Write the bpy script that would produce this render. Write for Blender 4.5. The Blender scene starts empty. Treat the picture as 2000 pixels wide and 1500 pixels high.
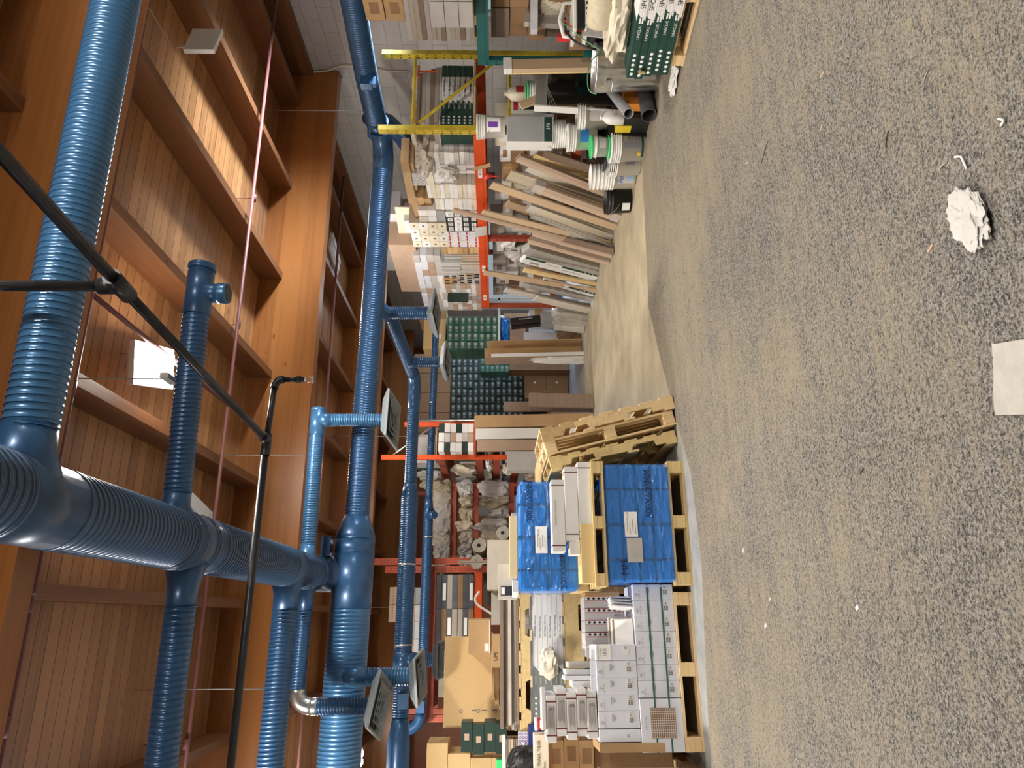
import bpy, bmesh, math, random
from mathutils import Vector, Matrix, Euler
random.seed(7)
scene = bpy.context.scene
COL = scene.collection
PI = math.pi

# ---------------------------------------------------------------- camera
F = 1387.0; VH = 972.0; EYE = 1.55
YAW = math.atan2(460, F); PIT = math.atan2(1000 - VH, F)
FW = Vector((math.sin(YAW)*math.cos(PIT), math.cos(YAW)*math.cos(PIT), -math.sin(PIT)))
RT = Vector((math.cos(YAW), -math.sin(YAW), 0))
UP = Vector((math.sin(YAW)*math.sin(PIT), math.cos(YAW)*math.sin(PIT), math.cos(PIT)))
cam_data = bpy.data.cameras.new('camera')
cam = bpy.data.objects.new('camera', cam_data)
COL.objects.link(cam)
cam_data.sensor_width = 36.0
cam_data.lens = F/2000*36.0
cam_data.clip_end = 200
mx = Matrix((-UP, RT, -FW)).transposed()      # the photograph was taken with the phone on its side
cam.matrix_world = Matrix.Translation((0, 0, EYE)) @ mx.to_4x4()
scene.camera = cam

# ---------------------------------------------------------------- view, world
vs = scene.view_settings
vs.view_transform = 'Standard'; vs.look = 'None'; vs.gamma = 1; vs.use_curve_mapping = False
vs.exposure = -0.55
world = bpy.data.worlds.new('world'); scene.world = world
world.use_nodes = True
wn = world.node_tree.nodes; wl = world.node_tree.links
sky = wn.new('ShaderNodeTexSky'); sky.sky_type = 'HOSEK_WILKIE'; sky.turbidity = 3; sky.sun_direction = (0.3, -0.4, 0.85)
bg = wn['Background']; bg.inputs['Strength'].default_value = 3.0
wl.new(sky.outputs[0], bg.inputs[0])

def area(name, loc, size, power, color=(1, .93, .82), rot=(0, 0, 0), sy=None, spread=None):
    d = bpy.data.lights.new(name, 'AREA'); d.energy = power; d.color = color
    d.shape = 'RECTANGLE'; d.size = size; d.size_y = sy or size
    if spread: d.spread = spread
    o = bpy.data.objects.new(name, d); COL.objects.link(o); o.location = loc; o.rotation_euler = rot
    return o
WARM = (1, .93, .83); COOL = (.86, .93, 1)
# daylight coming in by the openings of the right wall
area('daylight_window', (7.32, 14.0, 1.6), 2.6, 240, (.70, .83, 1), (0, PI/2-0.05, 0), 4.2)
area('added_high_daylight', (7.33, 5.75, 2.72), .45, 130, (.80, .90, 1), (0, PI/2+0.44, -.40), .9, spread=1.0)  # added high window light outside the view, for daylight patches on the deck

# ---------------------------------------------------------------- pixel helpers
def ray(x, y):
    return FW + RT*((750-y)/F) + UP*((1000-x)/F)
def onX(x, y, X):
    r = ray(x, y); t = X/r.x; return Vector((X, t*r.y, EYE+t*r.z))
def onY(x, y, Y):
    r = ray(x, y); t = Y/r.y; return Vector((t*r.x, Y, EYE+t*r.z))
def onZ(x, y, Z):
    r = ray(x, y); t = (Z-EYE)/r.z; return Vector((t*r.x, t*r.y, Z))

# ---------------------------------------------------------------- materials
def mat(name, col, rough=.6, metal=0, spec=.5, bump=0, bscale=60, var=0, vscale=6, coat=0, alpha=1, trans=0, emit=0, stretch=(1,1,1)):
    m = bpy.data.materials.new(name); m.use_nodes = True
    n = m.node_tree.nodes; l = m.node_tree.links; b = n['Principled BSDF']
    c = (*col, 1)
    b.inputs['Base Color'].default_value = c
    b.inputs['Roughness'].default_value = rough; b.inputs['Metallic'].default_value = metal
    b.inputs['Specular IOR Level'].default_value = spec
    if coat: b.inputs['Coat Weight'].default_value = coat; b.inputs['Coat Roughness'].default_value = .15
    if alpha < 1: b.inputs['Alpha'].default_value = alpha
    if trans: b.inputs['Transmission Weight'].default_value = trans
    if emit: b.inputs['Emission Color'].default_value = c; b.inputs['Emission Strength'].default_value = emit
    if var or bump:
        tc = n.new('ShaderNodeTexCoord'); mp = n.new('ShaderNodeMapping'); mp.inputs['Scale'].default_value = stretch
        l.new(tc.outputs['Object'], mp.inputs[0])
    if var:
        oi = n.new('ShaderNodeObjectInfo')
        tx = n.new('ShaderNodeTexNoise'); tx.inputs['Scale'].default_value = vscale; tx.inputs['Detail'].default_value = 5
        l.new(mp.outputs[0], tx.inputs['Vector'])
        ad = n.new('ShaderNodeMath'); ad.operation = 'MULTIPLY_ADD'; ad.inputs[1].default_value = .25; 
        l.new(oi.outputs['Random'], ad.inputs[0]); l.new(tx.outputs[0], ad.inputs[2])
        cr = n.new('ShaderNodeValToRGB')
        cr.color_ramp.elements[0].position = .3; cr.color_ramp.elements[1].position = .9
        cr.color_ramp.elements[0].color = (*[max(0, v*(1-var)) for v in col], 1)
        cr.color_ramp.elements[1].color = (*[min(1, v*(1+var)) for v in col], 1)
        l.new(ad.outputs[0], cr.inputs[0]); l.new(cr.outputs[0], b.inputs['Base Color'])
    if bump:
        t2 = n.new('ShaderNodeTexNoise'); t2.inputs['Scale'].default_value = bscale; t2.inputs['Detail'].default_value = 4
        l.new(mp.outputs[0], t2.inputs['Vector'])
        bp = n.new('ShaderNodeBump'); bp.inputs['Strength'].default_value = bump; bp.inputs['Distance'].default_value = .01
        l.new(t2.outputs[0], bp.inputs['Height']); l.new(bp.outputs[0], b.inputs['Normal'])
    return m

def nd(n, t, **k):
    q = n.new(t)
    for a, v in k.items(): setattr(q, a, v)
    return q
def mth(n, l, op, a, b=None, c=None):
    q = n.new('ShaderNodeMath'); q.operation = op
    for i, v in enumerate((a, b, c)):
        if v is None: continue
        if isinstance(v, (int, float)): q.inputs[i].default_value = v
        else: l.new(v, q.inputs[i])
    return q.outputs[0]

def wood(name, c1, c2, grain='X', across='Y', pw=.12, rough=.45, gap=.05, seed=0, bump=.15, knots=True, gapcol=(.03,.012,.005), world=False):
    """planks of width pw laid side by side on axis `across`, grain running on axis `grain`"""
    m = bpy.data.materials.new(name); m.use_nodes = True
    n = m.node_tree.nodes; l = m.node_tree.links; b = n['Principled BSDF']
    tc = n.new('ShaderNodeTexCoord'); sp = n.new('ShaderNodeSeparateXYZ'); l.new(tc.outputs['Object'], sp.inputs[0])
    A = sp.outputs[across]; G = sp.outputs[grain]
    third = [a for a in 'XYZ' if a not in (grain, across)][0]; T = sp.outputs[third]
    u = mth(n, l, 'DIVIDE', A, pw); fl = mth(n, l, 'FLOOR', u); fr = mth(n, l, 'FRACT', u)
    oi = n.new('ShaderNodeObjectInfo')
    wnz = nd(n, 'ShaderNodeTexWhiteNoise', noise_dimensions='1D')
    l.new(mth(n, l, 'ADD', fl, seed+.5), wnz.inputs['W'])
    gs = mth(n, l, 'MULTIPLY_ADD', wnz.outputs[0], 37.0, G)
    cb = n.new('ShaderNodeCombineXYZ')
    l.new(mth(n, l, 'MULTIPLY', gs, 1.1), cb.inputs[0]); l.new(mth(n, l, 'MULTIPLY', A, 26.0), cb.inputs[1]); l.new(mth(n, l, 'MULTIPLY', T, 26.0), cb.inputs[2])
    nz = n.new('ShaderNodeTexNoise'); nz.inputs['Scale'].default_value = 1; nz.inputs['Detail'].default_value = 7; nz.inputs['Distortion'].default_value = .6
    l.new(cb.outputs[0], nz.inputs['Vector'])
    k = mth(n, l, 'MULTIPLY_ADD', wnz.outputs[0], .55, mth(n, l, 'MULTIPLY', nz.outputs[0], .75))
    k = mth(n, l, 'MULTIPLY_ADD', oi.outputs['Random'], .15, k)
    cr = n.new('ShaderNodeValToRGB'); cr.color_ramp.elements[0].position = .3; cr.color_ramp.elements[1].position = .95
    cr.color_ramp.elements[0].color = (*c1, 1); cr.color_ramp.elements[1].color = (*c2, 1)
    l.new(k, cr.inputs[0]); out = cr.outputs[0]
    if knots:
        cb2 = n.new('ShaderNodeCombineXYZ'); l.new(mth(n, l, 'MULTIPLY', gs, 1.6), cb2.inputs[0]); l.new(mth(n, l, 'MULTIPLY', A, 5.0), cb2.inputs[1]); l.new(mth(n,l,'MULTIPLY',T,5.0), cb2.inputs[2])
        vo = n.new('ShaderNodeTexVoronoi'); vo.inputs['Scale'].default_value = 1.0; l.new(cb2.outputs[0], vo.inputs['Vector'])
        kn = mth(n, l, 'LESS_THAN', vo.outputs['Distance'], .055)
        mxk = nd(n, 'ShaderNodeMix', data_type='RGBA'); l.new(mth(n, l, 'MULTIPLY', kn, .7), mxk.inputs[0]); l.new(out, mxk.inputs[6]); mxk.inputs[7].default_value = (*[v*.25 for v in c1], 1)
        out = mxk.outputs[2]
    if gap:
        g = mth(n, l, 'LESS_THAN', fr, gap)
        mg = nd(n, 'ShaderNodeMix', data_type='RGBA'); l.new(g, mg.inputs[0]); l.new(out, mg.inputs[6]); mg.inputs[7].default_value = (*gapcol, 1)
        out = mg.outputs[2]
    l.new(out, b.inputs['Base Color']); b.inputs['Roughness'].default_value = rough
    if bump:
        bp = n.new('ShaderNodeBump'); bp.inputs['Strength'].default_value = bump; bp.inputs['Distance'].default_value = .01
        l.new(nz.outputs[0], bp.inputs['Height']); l.new(bp.outputs[0], b.inputs['Normal'])
    return m

M = {}
M['deck'] = wood('ceiling_deck', (.19,.080,.028), (.46,.23,.095), 'X', 'Y', .135, .30, .05, bump=.45)
M['glulam'] = wood('glulam', (.20,.064,.015), (.38,.145,.038), 'X', 'Z', .14, .36, 0, seed=3, bump=.08)
M['joist'] = wood('joist', (.16,.062,.022), (.27,.115,.042), 'Y', 'Z', .4, .5, 0, seed=9, bump=.1)
M['backwood'] = wood('panel_wood', (.17,.045,.015), (.25,.07,.022), 'Z', 'X', 1.2, .5, .01, seed=5, bump=.05, knots=False)
M['palletwood'] = wood('pallet_wood', (.45,.30,.14), (.74,.55,.30), 'X', 'Y', .3, .75, 0, seed=2, bump=.3)
M['palletdark'] = wood('pallet_wood_dark', (.27,.17,.09), (.45,.31,.18), 'X', 'Y', .3, .8, 0, seed=4, bump=.3)
M['oldwood'] = wood('yellowed_wood', (.45,.30,.12), (.66,.50,.24), 'X', 'Y', .3, .8, 0, seed=6, bump=.3)
M['duct'] = mat('blue_duct_paint', (.022,.085,.205), .36, .3, .6, var=.18, vscale=3, coat=.25)
M['ducttrunk'] = mat('slate_blue_duct_paint', (.030,.075,.155), .38, .3, .6, var=.15, vscale=3, coat=.2)
M['duct_lit'] = mat('blue_duct_paint_lit', (.050,.165,.34), .34, .3, .6, var=.15, vscale=3, coat=.25)  # lit copy of the duct paint, the light is put into its colour
M['diff'] = mat('diffuser_enamel', (.24,.275,.30), .42, .2)
M['diffdark'] = mat('throat_shade', (.06,.08,.10), .6)  # dark faces put shade into the diffuser throats and duct mouths
M['galv'] = mat('galvanised_steel', (.62,.64,.64), .28, .95, bump=.05, bscale=20, var=.18, vscale=14)
M['blackpipe'] = mat('black_steel_pipe', (.045,.045,.05), .35, .7, var=.4, vscale=9)
M['redpipe'] = mat('red_oxide_pipe', (.14,.045,.045), .45, .1)
M['pinkpipe'] = mat('maroon_pipe', (.22,.08,.075), .5)
M['lampwhite'] = mat('lamp_enamel', (.8,.8,.78), .4)
M['tube'] = mat('lit_tube', (1,.96,.86), .4, emit=28)
M['wire'] = mat('grey_wire', (.30,.30,.30), .5, .3)
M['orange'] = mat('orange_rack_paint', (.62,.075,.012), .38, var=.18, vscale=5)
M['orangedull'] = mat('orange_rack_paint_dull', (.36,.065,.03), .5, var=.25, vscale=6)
M['yellow'] = mat('yellow_rack_paint', (.62,.47,.035), .45, var=.35, vscale=9)
M['teal'] = mat('teal_rack_paint', (.012,.13,.13), .45)
M['black'] = mat('black_plastic', (.012,.012,.014), .4, var=.3)
M['dark'] = mat('void_shade', (.01,.01,.01), .9)  # shade painted near black: hollow ends, tube cores and the dim shelf end
M['kraft'] = mat('kraft_cardboard', (.40,.255,.125), .8, var=.22, vscale=2.5)
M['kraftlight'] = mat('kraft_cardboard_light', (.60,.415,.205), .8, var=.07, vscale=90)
M['kraftdark'] = mat('kraft_cardboard_dark', (.24,.14,.07), .85, var=.2, vscale=3)
M['kraftpink'] = mat('kraft_cardboard_pinkish', (.42,.30,.22), .8, var=.1)
M['white'] = mat('white_card', (.72,.72,.72), .65, var=.06)
M['whiteblue'] = mat('white_card_cool', (.66,.68,.76), .55, var=.04)
M['cream'] = mat('cream_card', (.68,.62,.50), .7, var=.12)
M['creamgrey'] = mat('grey_cream_card', (.50,.46,.40), .7, var=.2)
M['grey'] = mat('grey_card', (.30,.31,.32), .6, var=.1)
M['greylight'] = mat('light_grey_card', (.48,.46,.45), .6, var=.12)
M['green'] = mat('dark_green_card', (.008,.048,.036), .5, var=.12)
M['greenlit'] = mat('flooring_green_card', (.045,.15,.10), .4, var=.3, vscale=5)  # lit copy of the flooring carton green, daylight put into the colour
M['greendark'] = mat('dark_and_shaded_green_card', (.012,.032,.026), .45, var=.4, vscale=5)  # dark green boxes, and the shaded copy for the far flooring cartons
M['ink'] = mat('black_ink', (.02,.02,.025), .6)
M['inkgrey'] = mat('grey_ink', (.16,.16,.18), .6)
M['inkred'] = mat('red_ink', (.45,.02,.03), .6)
M['inkwhite'] = mat('white_ink', (.85,.85,.85), .6)
M['inkblue'] = mat('blue_ink', (.02,.16,.5), .6)
M['navy'] = mat('navy_card', (.02,.035,.16), .5)
M['purple'] = mat('purple_ink', (.17,.05,.38), .5)
M['strapgreen'] = mat('green_strap', (.03,.12,.11), .4)
M['strapred'] = mat('maroon_strap', (.12,.02,.025), .4)
M['bluewrap'] = mat('blue_tile_carton', (.004,.19,.68), .3, var=.12, vscale=7, bump=.35, bscale=9, coat=.5)
M['blueink'] = mat('dark_blue_ink', (.004,.016,.07), .5)
M['bluestrap'] = mat('dark_blue_strap', (.006,.035,.10), .35)
M['cement'] = mat('cement', (.35,.35,.36), .8)
M['drywall'] = mat('grey_drywall', (.30,.285,.25), .8, var=.05)
M['whitepaint'] = mat('white_plastic', (.74,.74,.72), .35, var=.05)
M['lime'] = mat('lime_green_plastic', (.05,.60,.18), .35)
M['red'] = mat('red_plastic', (.60,.03,.03), .35)
M['plasticgrey'] = mat('grey_plastic', (.30,.31,.33), .4)
M['greyrope'] = mat('dark_grey_paint', (.05,.05,.06), .7)
M['kraftdark2'] = mat('brown_cardboard', (.29,.17,.09), .8, var=.08)
M['greyrope2'] = mat('dark_film_pack', (.09,.095,.11), .3, var=.3)
M['yellowp'] = mat('yellow_plastic', (.72,.58,.04), .4)
M['orangebox'] = mat('orange_wood', (.62,.22,.03), .5)
M['film'] = mat('clear_film', (.82,.84,.85), .12, alpha=.22, spec=.8, bump=.9, bscale=7, stretch=(1,3,3))
M['foam'] = mat('dusty_foam', (.40,.38,.35), .6, bump=.6, bscale=60, var=.12, vscale=20)
M['crumple'] = mat('white_crumpled_paper', (.50,.49,.48), .5, bump=.3, bscale=25)
M['rope'] = mat('beige_textile', (.52,.46,.34), .95, bump=.5, bscale=140, var=.15, vscale=30)
def plankmat(name, c1, c2, rough=.5): 
    return wood(name, c1, c2, 'X', 'Y', .6, rough, 0, seed=len(M), bump=.05, knots=False)
M['oak'] = plankmat('oak_plank', (.40,.28,.18), (.58,.44,.30))
M['oakpink'] = plankmat('pinkish_oak_plank', (.33,.235,.17), (.48,.36,.27))
M['oakgrey'] = plankmat('grey_oak_plank', (.24,.21,.175), (.38,.34,.29))
M['oakbrown'] = plankmat('brown_plank', (.13,.095,.07), (.24,.175,.13))
M['oaklight'] = plankmat('pale_plank', (.50,.44,.36), (.66,.60,.50))
M['pineply'] = plankmat('yellow_plank', (.60,.44,.20), (.74,.56,.28))
M['greyplank'] = plankmat('grey_plank', (.27,.26,.25), (.40,.385,.37))

# floor: worn concrete, sandy dust over dark speckle, streaks running across the room
def floor_mat():
    m = bpy.data.materials.new('worn_concrete'); m.use_nodes = True
    n = m.node_tree.nodes; l = m.node_tree.links; b = n['Principled BSDF']
    tc = n.new('ShaderNodeTexCoord'); P = tc.outputs['Object']
    sp = n.new('ShaderNodeSeparateXYZ'); l.new(P, sp.inputs[0])
    def noise(sc, st, det=6, r=.6):
        mp = n.new('ShaderNodeMapping'); mp.inputs['Scale'].default_value = st; l.new(P, mp.inputs[0])
        t = n.new('ShaderNodeTexNoise'); t.inputs['Scale'].default_value = sc; t.inputs['Detail'].default_value = det; t.inputs['Roughness'].default_value = r
        l.new(mp.outputs[0], t.inputs['Vector']); return t.outputs[0]
    def ramp(v, p0, p1, c0=(0,0,0), c1=(1,1,1)):
        r = n.new('ShaderNodeValToRGB'); r.color_ramp.elements[0].position = p0; r.color_ramp.elements[1].position = p1
        r.color_ramp.elements[0].color = (*c0, 1); r.color_ramp.elements[1].color = (*c1, 1); l.new(v, r.inputs[0]); return r.outputs[0]
    def mix(f, a, bb):
        q = nd(n, 'ShaderNodeMix', data_type='RGBA')
        if isinstance(f, float): q.inputs[0].default_value = f
        else: l.new(f, q.inputs[0])
        for i, v in ((6, a), (7, bb)):
            if isinstance(v, tuple): q.inputs[i].default_value = (*v, 1)
            else: l.new(v, q.inputs[i])
        return q.outputs[2]
    speck = noise(120, (1, 1, 1), 3, .7)
    speck2 = noise(45, (1, 1.5, 1), 4, .7)
    streak = noise(2.2, (.6, 4.5, 1), 7, .65)
    blot = noise(1.3, (1, 1, 1), 5, .55)
    dust = mth(n, l, 'ADD', mth(n, l, 'MULTIPLY', streak, .60), mth(n, l, 'MULTIPLY', blot, .40))
    # more dust far from the loading side, less near the photographer
    dy = mth(n, l, 'MULTIPLY_ADD', sp.outputs['Y'], .030, -.125)
    dust = mth(n, l, 'ADD', dust, dy)
    dust = mth(n, l, 'MULTIPLY_ADD', mth(n, l, 'SUBTRACT', speck2, .5), .55, dust)
    dm = ramp(dust, .44, .56)
    dk = ramp(speck, .36, .62, (.085,.083,.085), (.30,.29,.275))
    tan = ramp(noise(70, (1,1,1), 4, .7), .3, .75, (.36,.305,.20), (.56,.49,.345))
    slab = ramp(noise(2.4, (1,1.3,1), 9, .62), .30, .72, (.30,.255,.175), (.50,.435,.30))
    gx = ramp(mth(n, l, 'MULTIPLY_ADD', mth(n, l, 'MULTIPLY_ADD', sp.outputs['Y'], -.30, sp.outputs['X']), .8, .6), .1, .9)
    far = ramp(mth(n, l, 'MULTIPLY_ADD', sp.outputs['Y'], .35, -3.9), .1, .9)
    grey = ramp(noise(6, (1,1,1), 7, .6), .3, .7, (.20,.21,.22), (.31,.32,.33))
    c = mix(gx, grey, slab); c = mix(far, c, grey)
    l.new(c, b.inputs['Base Color']); b.inputs['Roughness'].default_value = .62
    bp = n.new('ShaderNodeBump'); bp.inputs['Strength'].default_value = .35; bp.inputs['Distance'].default_value = .006
    l.new(speck2, bp.inputs['Height']); l.new(bp.outputs[0], b.inputs['Normal'])
    return m
M['floor'] = floor_mat()
def carpet_mat():
    m = bpy.data.materials.new('dusty_carpet'); m.use_nodes = True
    n = m.node_tree.nodes; l = m.node_tree.links; b = n['Principled BSDF']
    tc = n.new('ShaderNodeTexCoord'); P = tc.outputs['Object']
    sp = n.new('ShaderNodeSeparateXYZ'); l.new(P, sp.inputs[0])
    def noise(sc, st, det=6, r=.6, dist=0):
        mp = n.new('ShaderNodeMapping'); mp.inputs['Scale'].default_value = st; l.new(P, mp.inputs[0])
        t = n.new('ShaderNodeTexNoise'); t.inputs['Scale'].default_value = sc; t.inputs['Detail'].default_value = det; t.inputs['Roughness'].default_value = r; t.inputs['Distortion'].default_value = dist
        l.new(mp.outputs[0], t.inputs['Vector']); return t.outputs[0]
    def ramp(v, p0, p1, c0=(0,0,0), c1=(1,1,1)):
        r = n.new('ShaderNodeValToRGB'); r.color_ramp.elements[0].position = p0; r.color_ramp.elements[1].position = p1
        r.color_ramp.elements[0].color = (*c0, 1); r.color_ramp.elements[1].color = (*c1, 1); l.new(v, r.inputs[0]); return r.outputs[0]
    pile = noise(85, (1, 1.25, 1), 5, .85)
    dark = ramp(pile, .42, .60, (.022,.022,.026), (.30,.285,.26))
    dust = ramp(noise(170, (1,1,1), 3, .7), .3, .75, (.205,.175,.125), (.345,.30,.22))
    streak = noise(2.6, (.35, 2.4, 1), 8, .72, .5); fine = noise(14, (.25, 2.6, 1), 4, .6); blot = noise(1.1, (1, .8, 1), 5, .6); gr = noise(75, (1,1.3,1), 5, .85)
    k = mth(n, l, 'ADD', mth(n, l, 'MULTIPLY', streak, .32), mth(n, l, 'MULTIPLY', blot, .40))
    k = mth(n, l, 'MULTIPLY_ADD', fine, .28, k)
    k = mth(n, l, 'MULTIPLY_ADD', sp.outputs['Y'], .022, k)
    k = mth(n, l, 'MULTIPLY_ADD', sp.outputs['X'], .006, k)
    k = mth(n, l, 'ADD', k, -.095)
    k = mth(n, l, 'MULTIPLY_ADD', mth(n, l, 'SUBTRACT', gr, .5), .95, k)
    f = ramp(k, .44, .60)
    q = nd(n, 'ShaderNodeMix', data_type='RGBA'); l.new(mth(n, l, 'MULTIPLY', f, .88), q.inputs[0]); l.new(dark, q.inputs[6]); l.new(dust, q.inputs[7])
    l.new(q.outputs[2], b.inputs['Base Color']); b.inputs['Roughness'].default_value = .9; b.inputs['Specular IOR Level'].default_value = .2
    bp = n.new('ShaderNodeBump'); bp.inputs['Strength'].default_value = .5; bp.inputs['Distance'].default_value = .008
    l.new(pile, bp.inputs['Height']); l.new(bp.outputs[0], b.inputs['Normal'])
    return m
M['carpet'] = carpet_mat()

def cmu_mat():
    m = bpy.data.materials.new('painted_block'); m.use_nodes = True
    n = m.node_tree.nodes; l = m.node_tree.links; b = n['Principled BSDF']
    tc = n.new('ShaderNodeTexCoord'); sp = n.new('ShaderNodeSeparateXYZ'); l.new(tc.outputs['Object'], sp.inputs[0])
    cb = n.new('ShaderNodeCombineXYZ'); l.new(sp.outputs['Y'], cb.inputs[0]); l.new(sp.outputs['Z'], cb.inputs[1])
    br = n.new('ShaderNodeTexBrick'); l.new(cb.outputs[0], br.inputs['Vector'])
    br.inputs['Scale'].default_value = 1; br.inputs['Brick Width'].default_value = .406; br.inputs['Row Height'].default_value = .203
    br.inputs['Mortar Size'].default_value = .006; br.inputs['Color1'].default_value = (.45,.44,.42,1); br.inputs['Color2'].default_value = (.49,.48,.46,1)
    br.inputs['Mortar'].default_value = (.34,.33,.32,1)
    l.new(br.outputs['Color'], b.inputs['Base Color']); b.inputs['Roughness'].default_value = .7
    bp = n.new('ShaderNodeBump'); bp.inputs['Strength'].default_value = .6; bp.inputs['Distance'].default_value = .006; bp.invert = True
    l.new(br.outputs['Fac'], bp.inputs['Height']); l.new(bp.outputs[0], b.inputs['Normal'])
    return m
M['cmu'] = cmu_mat()

# ---------------------------------------------------------------- mesh helpers
class B:
    """collects shapes for ONE mesh; faces carry a material index"""
    def __init__(s): s.v = []; s.f = []; s.mi = []; s.sm = []
    def add(s, vs, fs, mi=0, smooth=False, T=None):
        o = len(s.v)
        for p in vs:
            p = Vector(p); s.v.append(T @ p if T is not None else p)
        for f in fs: s.f.append([i+o for i in f]); s.mi.append(mi); s.sm.append(smooth)
        return s
    def box(s, c, d, T=None, mi=0, rz=0, taper=None):
        x, y, z = d[0]/2, d[1]/2, d[2]/2
        vs = [(-x,-y,-z),(x,-y,-z),(x,y,-z),(-x,y,-z),(-x,-y,z),(x,-y,z),(x,y,z),(-x,y,z)]
        R = Matrix.Translation(c) @ Matrix.Rotation(rz, 4, 'Z')
        if T is not None: R = T @ R
        return s.add(vs, [(3,2,1,0),(4,5,6,7),(0,1,5,4),(1,2,6,5),(2,3,7,6),(3,0,4,7)], mi, False, R)
    def b2(s, lo, hi, T=None, mi=0):
        return s.box([(a+b)/2 for a, b in zip(lo, hi)], [abs(b-a) for a, b in zip(lo, hi)], T, mi)
    def tube(s, path, r, n=14, mi=0, caps=True, smooth=True):
        path = [Vector(p) for p in path]; rs = r if isinstance(r, (list, tuple)) else [r]*len(path)
        t0 = (path[1]-path[0]).normalized()
        a = Vector((0,0,1)) if abs(t0.z) < .9 else Vector((1,0,0))
        u = t0.cross(a).normalized(); vs = []
        for i, p in enumerate(path):
            t = (path[min(i+1, len(path)-1)]-path[max(i-1, 0)]).normalized()
            u = (u - t*u.dot(t)).normalized(); w = t.cross(u)
            for j in range(n):
                q = 2*PI*j/n; vs.append(p + (u*math.cos(q)+w*math.sin(q))*rs[i])
        fs = [(i*n+j, i*n+(j+1)%n, (i+1)*n+(j+1)%n, (i+1)*n+j) for i in range(len(path)-1) for j in range(n)]
        s.add(vs, fs, mi, smooth)
        if caps:
            o = len(s.v)-len(vs)
            s.f.append([o+j for j in range(n)][::-1]); s.mi.append(mi); s.sm.append(False)
            s.f.append([o+(len(path)-1)*n+j for j in range(n)]); s.mi.append(mi); s.sm.append(False)
        return s
    def lathe(s, prof, n=32, T=None, mi=0, smooth=True, capb=False, capt=False):
        vs = [(r*math.cos(2*PI*j/n), r*math.sin(2*PI*j/n), z) for r, z in prof for j in range(n)]
        fs = [(i*n+j, i*n+(j+1)%n, (i+1)*n+(j+1)%n, (i+1)*n+j) for i in range(len(prof)-1) for j in range(n)]
        if capb: fs.append([j for j in range(n)][::-1])
        if capt: fs.append([(len(prof)-1)*n+j for j in range(n)])
        return s.add(vs, fs, mi, smooth, T)
    def spiral(s, p0, p1, r, pitch=.07, ridge=.006, n=30, mi=0):
        """spiral-seam duct: a tube whose raised seam really winds round it"""
        p0 = Vector(p0); p1 = Vector(p1); L = (p1-p0).length; t = (p1-p0)/L
        a = Vector((0,0,1)) if abs(t.z) < .9 else Vector((1,0,0)); u = t.cross(a).normalized(); w = t.cross(u)
        pitch *= .55; ph = [(0, 0), (.74, 0), (.80, ridge*.8), (.92, ridge*.8)]; m = len(ph)
        turns = int(L/pitch)+2; vs = []; idx = lambda k, j: k*n+j
        K = turns*m
        for k in range(K+1):
            f, dr = ph[k % m]; base = (k//m + f)*pitch - pitch
            for j in range(n):
                q = 2*PI*j/n; sd = min(max(base + pitch*j/n, 0), L)
                vs.append(p0 + t*sd + (u*math.cos(q)+w*math.sin(q))*(r+dr))
        fs = []
        for k in range(K):
            for j in range(n):
                if j < n-1: fs.append((idx(k,j), idx(k,j+1), idx(k+1,j+1), idx(k+1,j)))
                elif k+m+1 <= K: fs.append((idx(k,j), idx(k+m,0), idx(k+m+1,0), idx(k+1,j)))
        s.add(vs, fs, mi, True)
        o = len(s.sm)-len(fs)
        for q in range(len(fs)):
            if (q//n) % m: s.sm[o+q] = False
        return s
    def mesh(s, name, mats):
        me = bpy.data.meshes.new(name)
        me.from_pydata([tuple(v) for v in s.v], [], s.f)
        for m_ in (mats if isinstance(mats, (list, tuple)) else [mats]):
            me.materials.append(M[m_] if isinstance(m_, str) else m_)
        me.polygons.foreach_set('material_index', s.mi); me.polygons.foreach_set('use_smooth', s.sm)
        me.update(); return me
def link(name, me, parent=None, loc=None, rot=None):
    o = bpy.data.objects.new(name, me); COL.objects.link(o)
    if parent: o.parent = parent
    if loc is not None: o.location = loc
    if rot is not None: o.rotation_euler = rot
    return o
def obj(name, b, mats, parent=None, loc=None, rot=None):
    return link(name, b.mesh(name, mats), parent, loc, rot)
def tag(o, label, cat, group=None):
    o['label'] = label; o['category'] = cat
    if group: o['group'] = group
    return o
def thing(name, label, cat, loc=(0,0,0), rz=0, group=None, rot=None):
    o = bpy.data.objects.new(name, None); COL.objects.link(o); o.empty_display_size = .1
    o.location = loc; o.rotation_euler = rot if rot else (0, 0, rz)
    return tag(o, label, cat, group)
def struct(name, b, mats, parent=None, **k):
    o = obj(name, b, mats, parent, **k)
    if not parent: o['kind'] = 'structure'
    return o
def text(name, s, size, mt, parent, T, depth=.001, align='CENTER', sx=1):
    """lettering in the local xz-plane facing -y, centred at T"""
    c = bpy.data.curves.new(name, 'FONT'); c.body = s; c.size = size; c.extrude = depth; c.align_x = align; c.align_y = 'CENTER'
    c.resolution_u = 2
    o = bpy.data.objects.new(name, c)
    me = bpy.data.meshes.new_from_object(o); bpy.data.objects.remove(o)
    me.transform(Matrix.Rotation(PI/2, 4, 'X') @ Matrix.Diagonal((sx, 1, 1, 1))); me.materials.append(M[mt])
    me.name = name
    q = bpy.data.objects.new(name, me); COL.objects.link(q); q.parent = parent; q.matrix_local = T
    return q
TR = Matrix.Translation
def RZ(a): return Matrix.Rotation(a, 4, 'Z')
def RX(a): return Matrix.Rotation(a, 4, 'X')
def RY(a): return Matrix.Rotation(a, 4, 'Y')
ORD = ['zeroth','first','second','third','fourth','fifth','sixth','seventh','eighth','ninth','tenth','eleventh','twelfth','thirteenth','fourteenth','fifteenth','sixteenth','seventeenth','eighteenth','nineteenth','twentieth']

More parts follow.
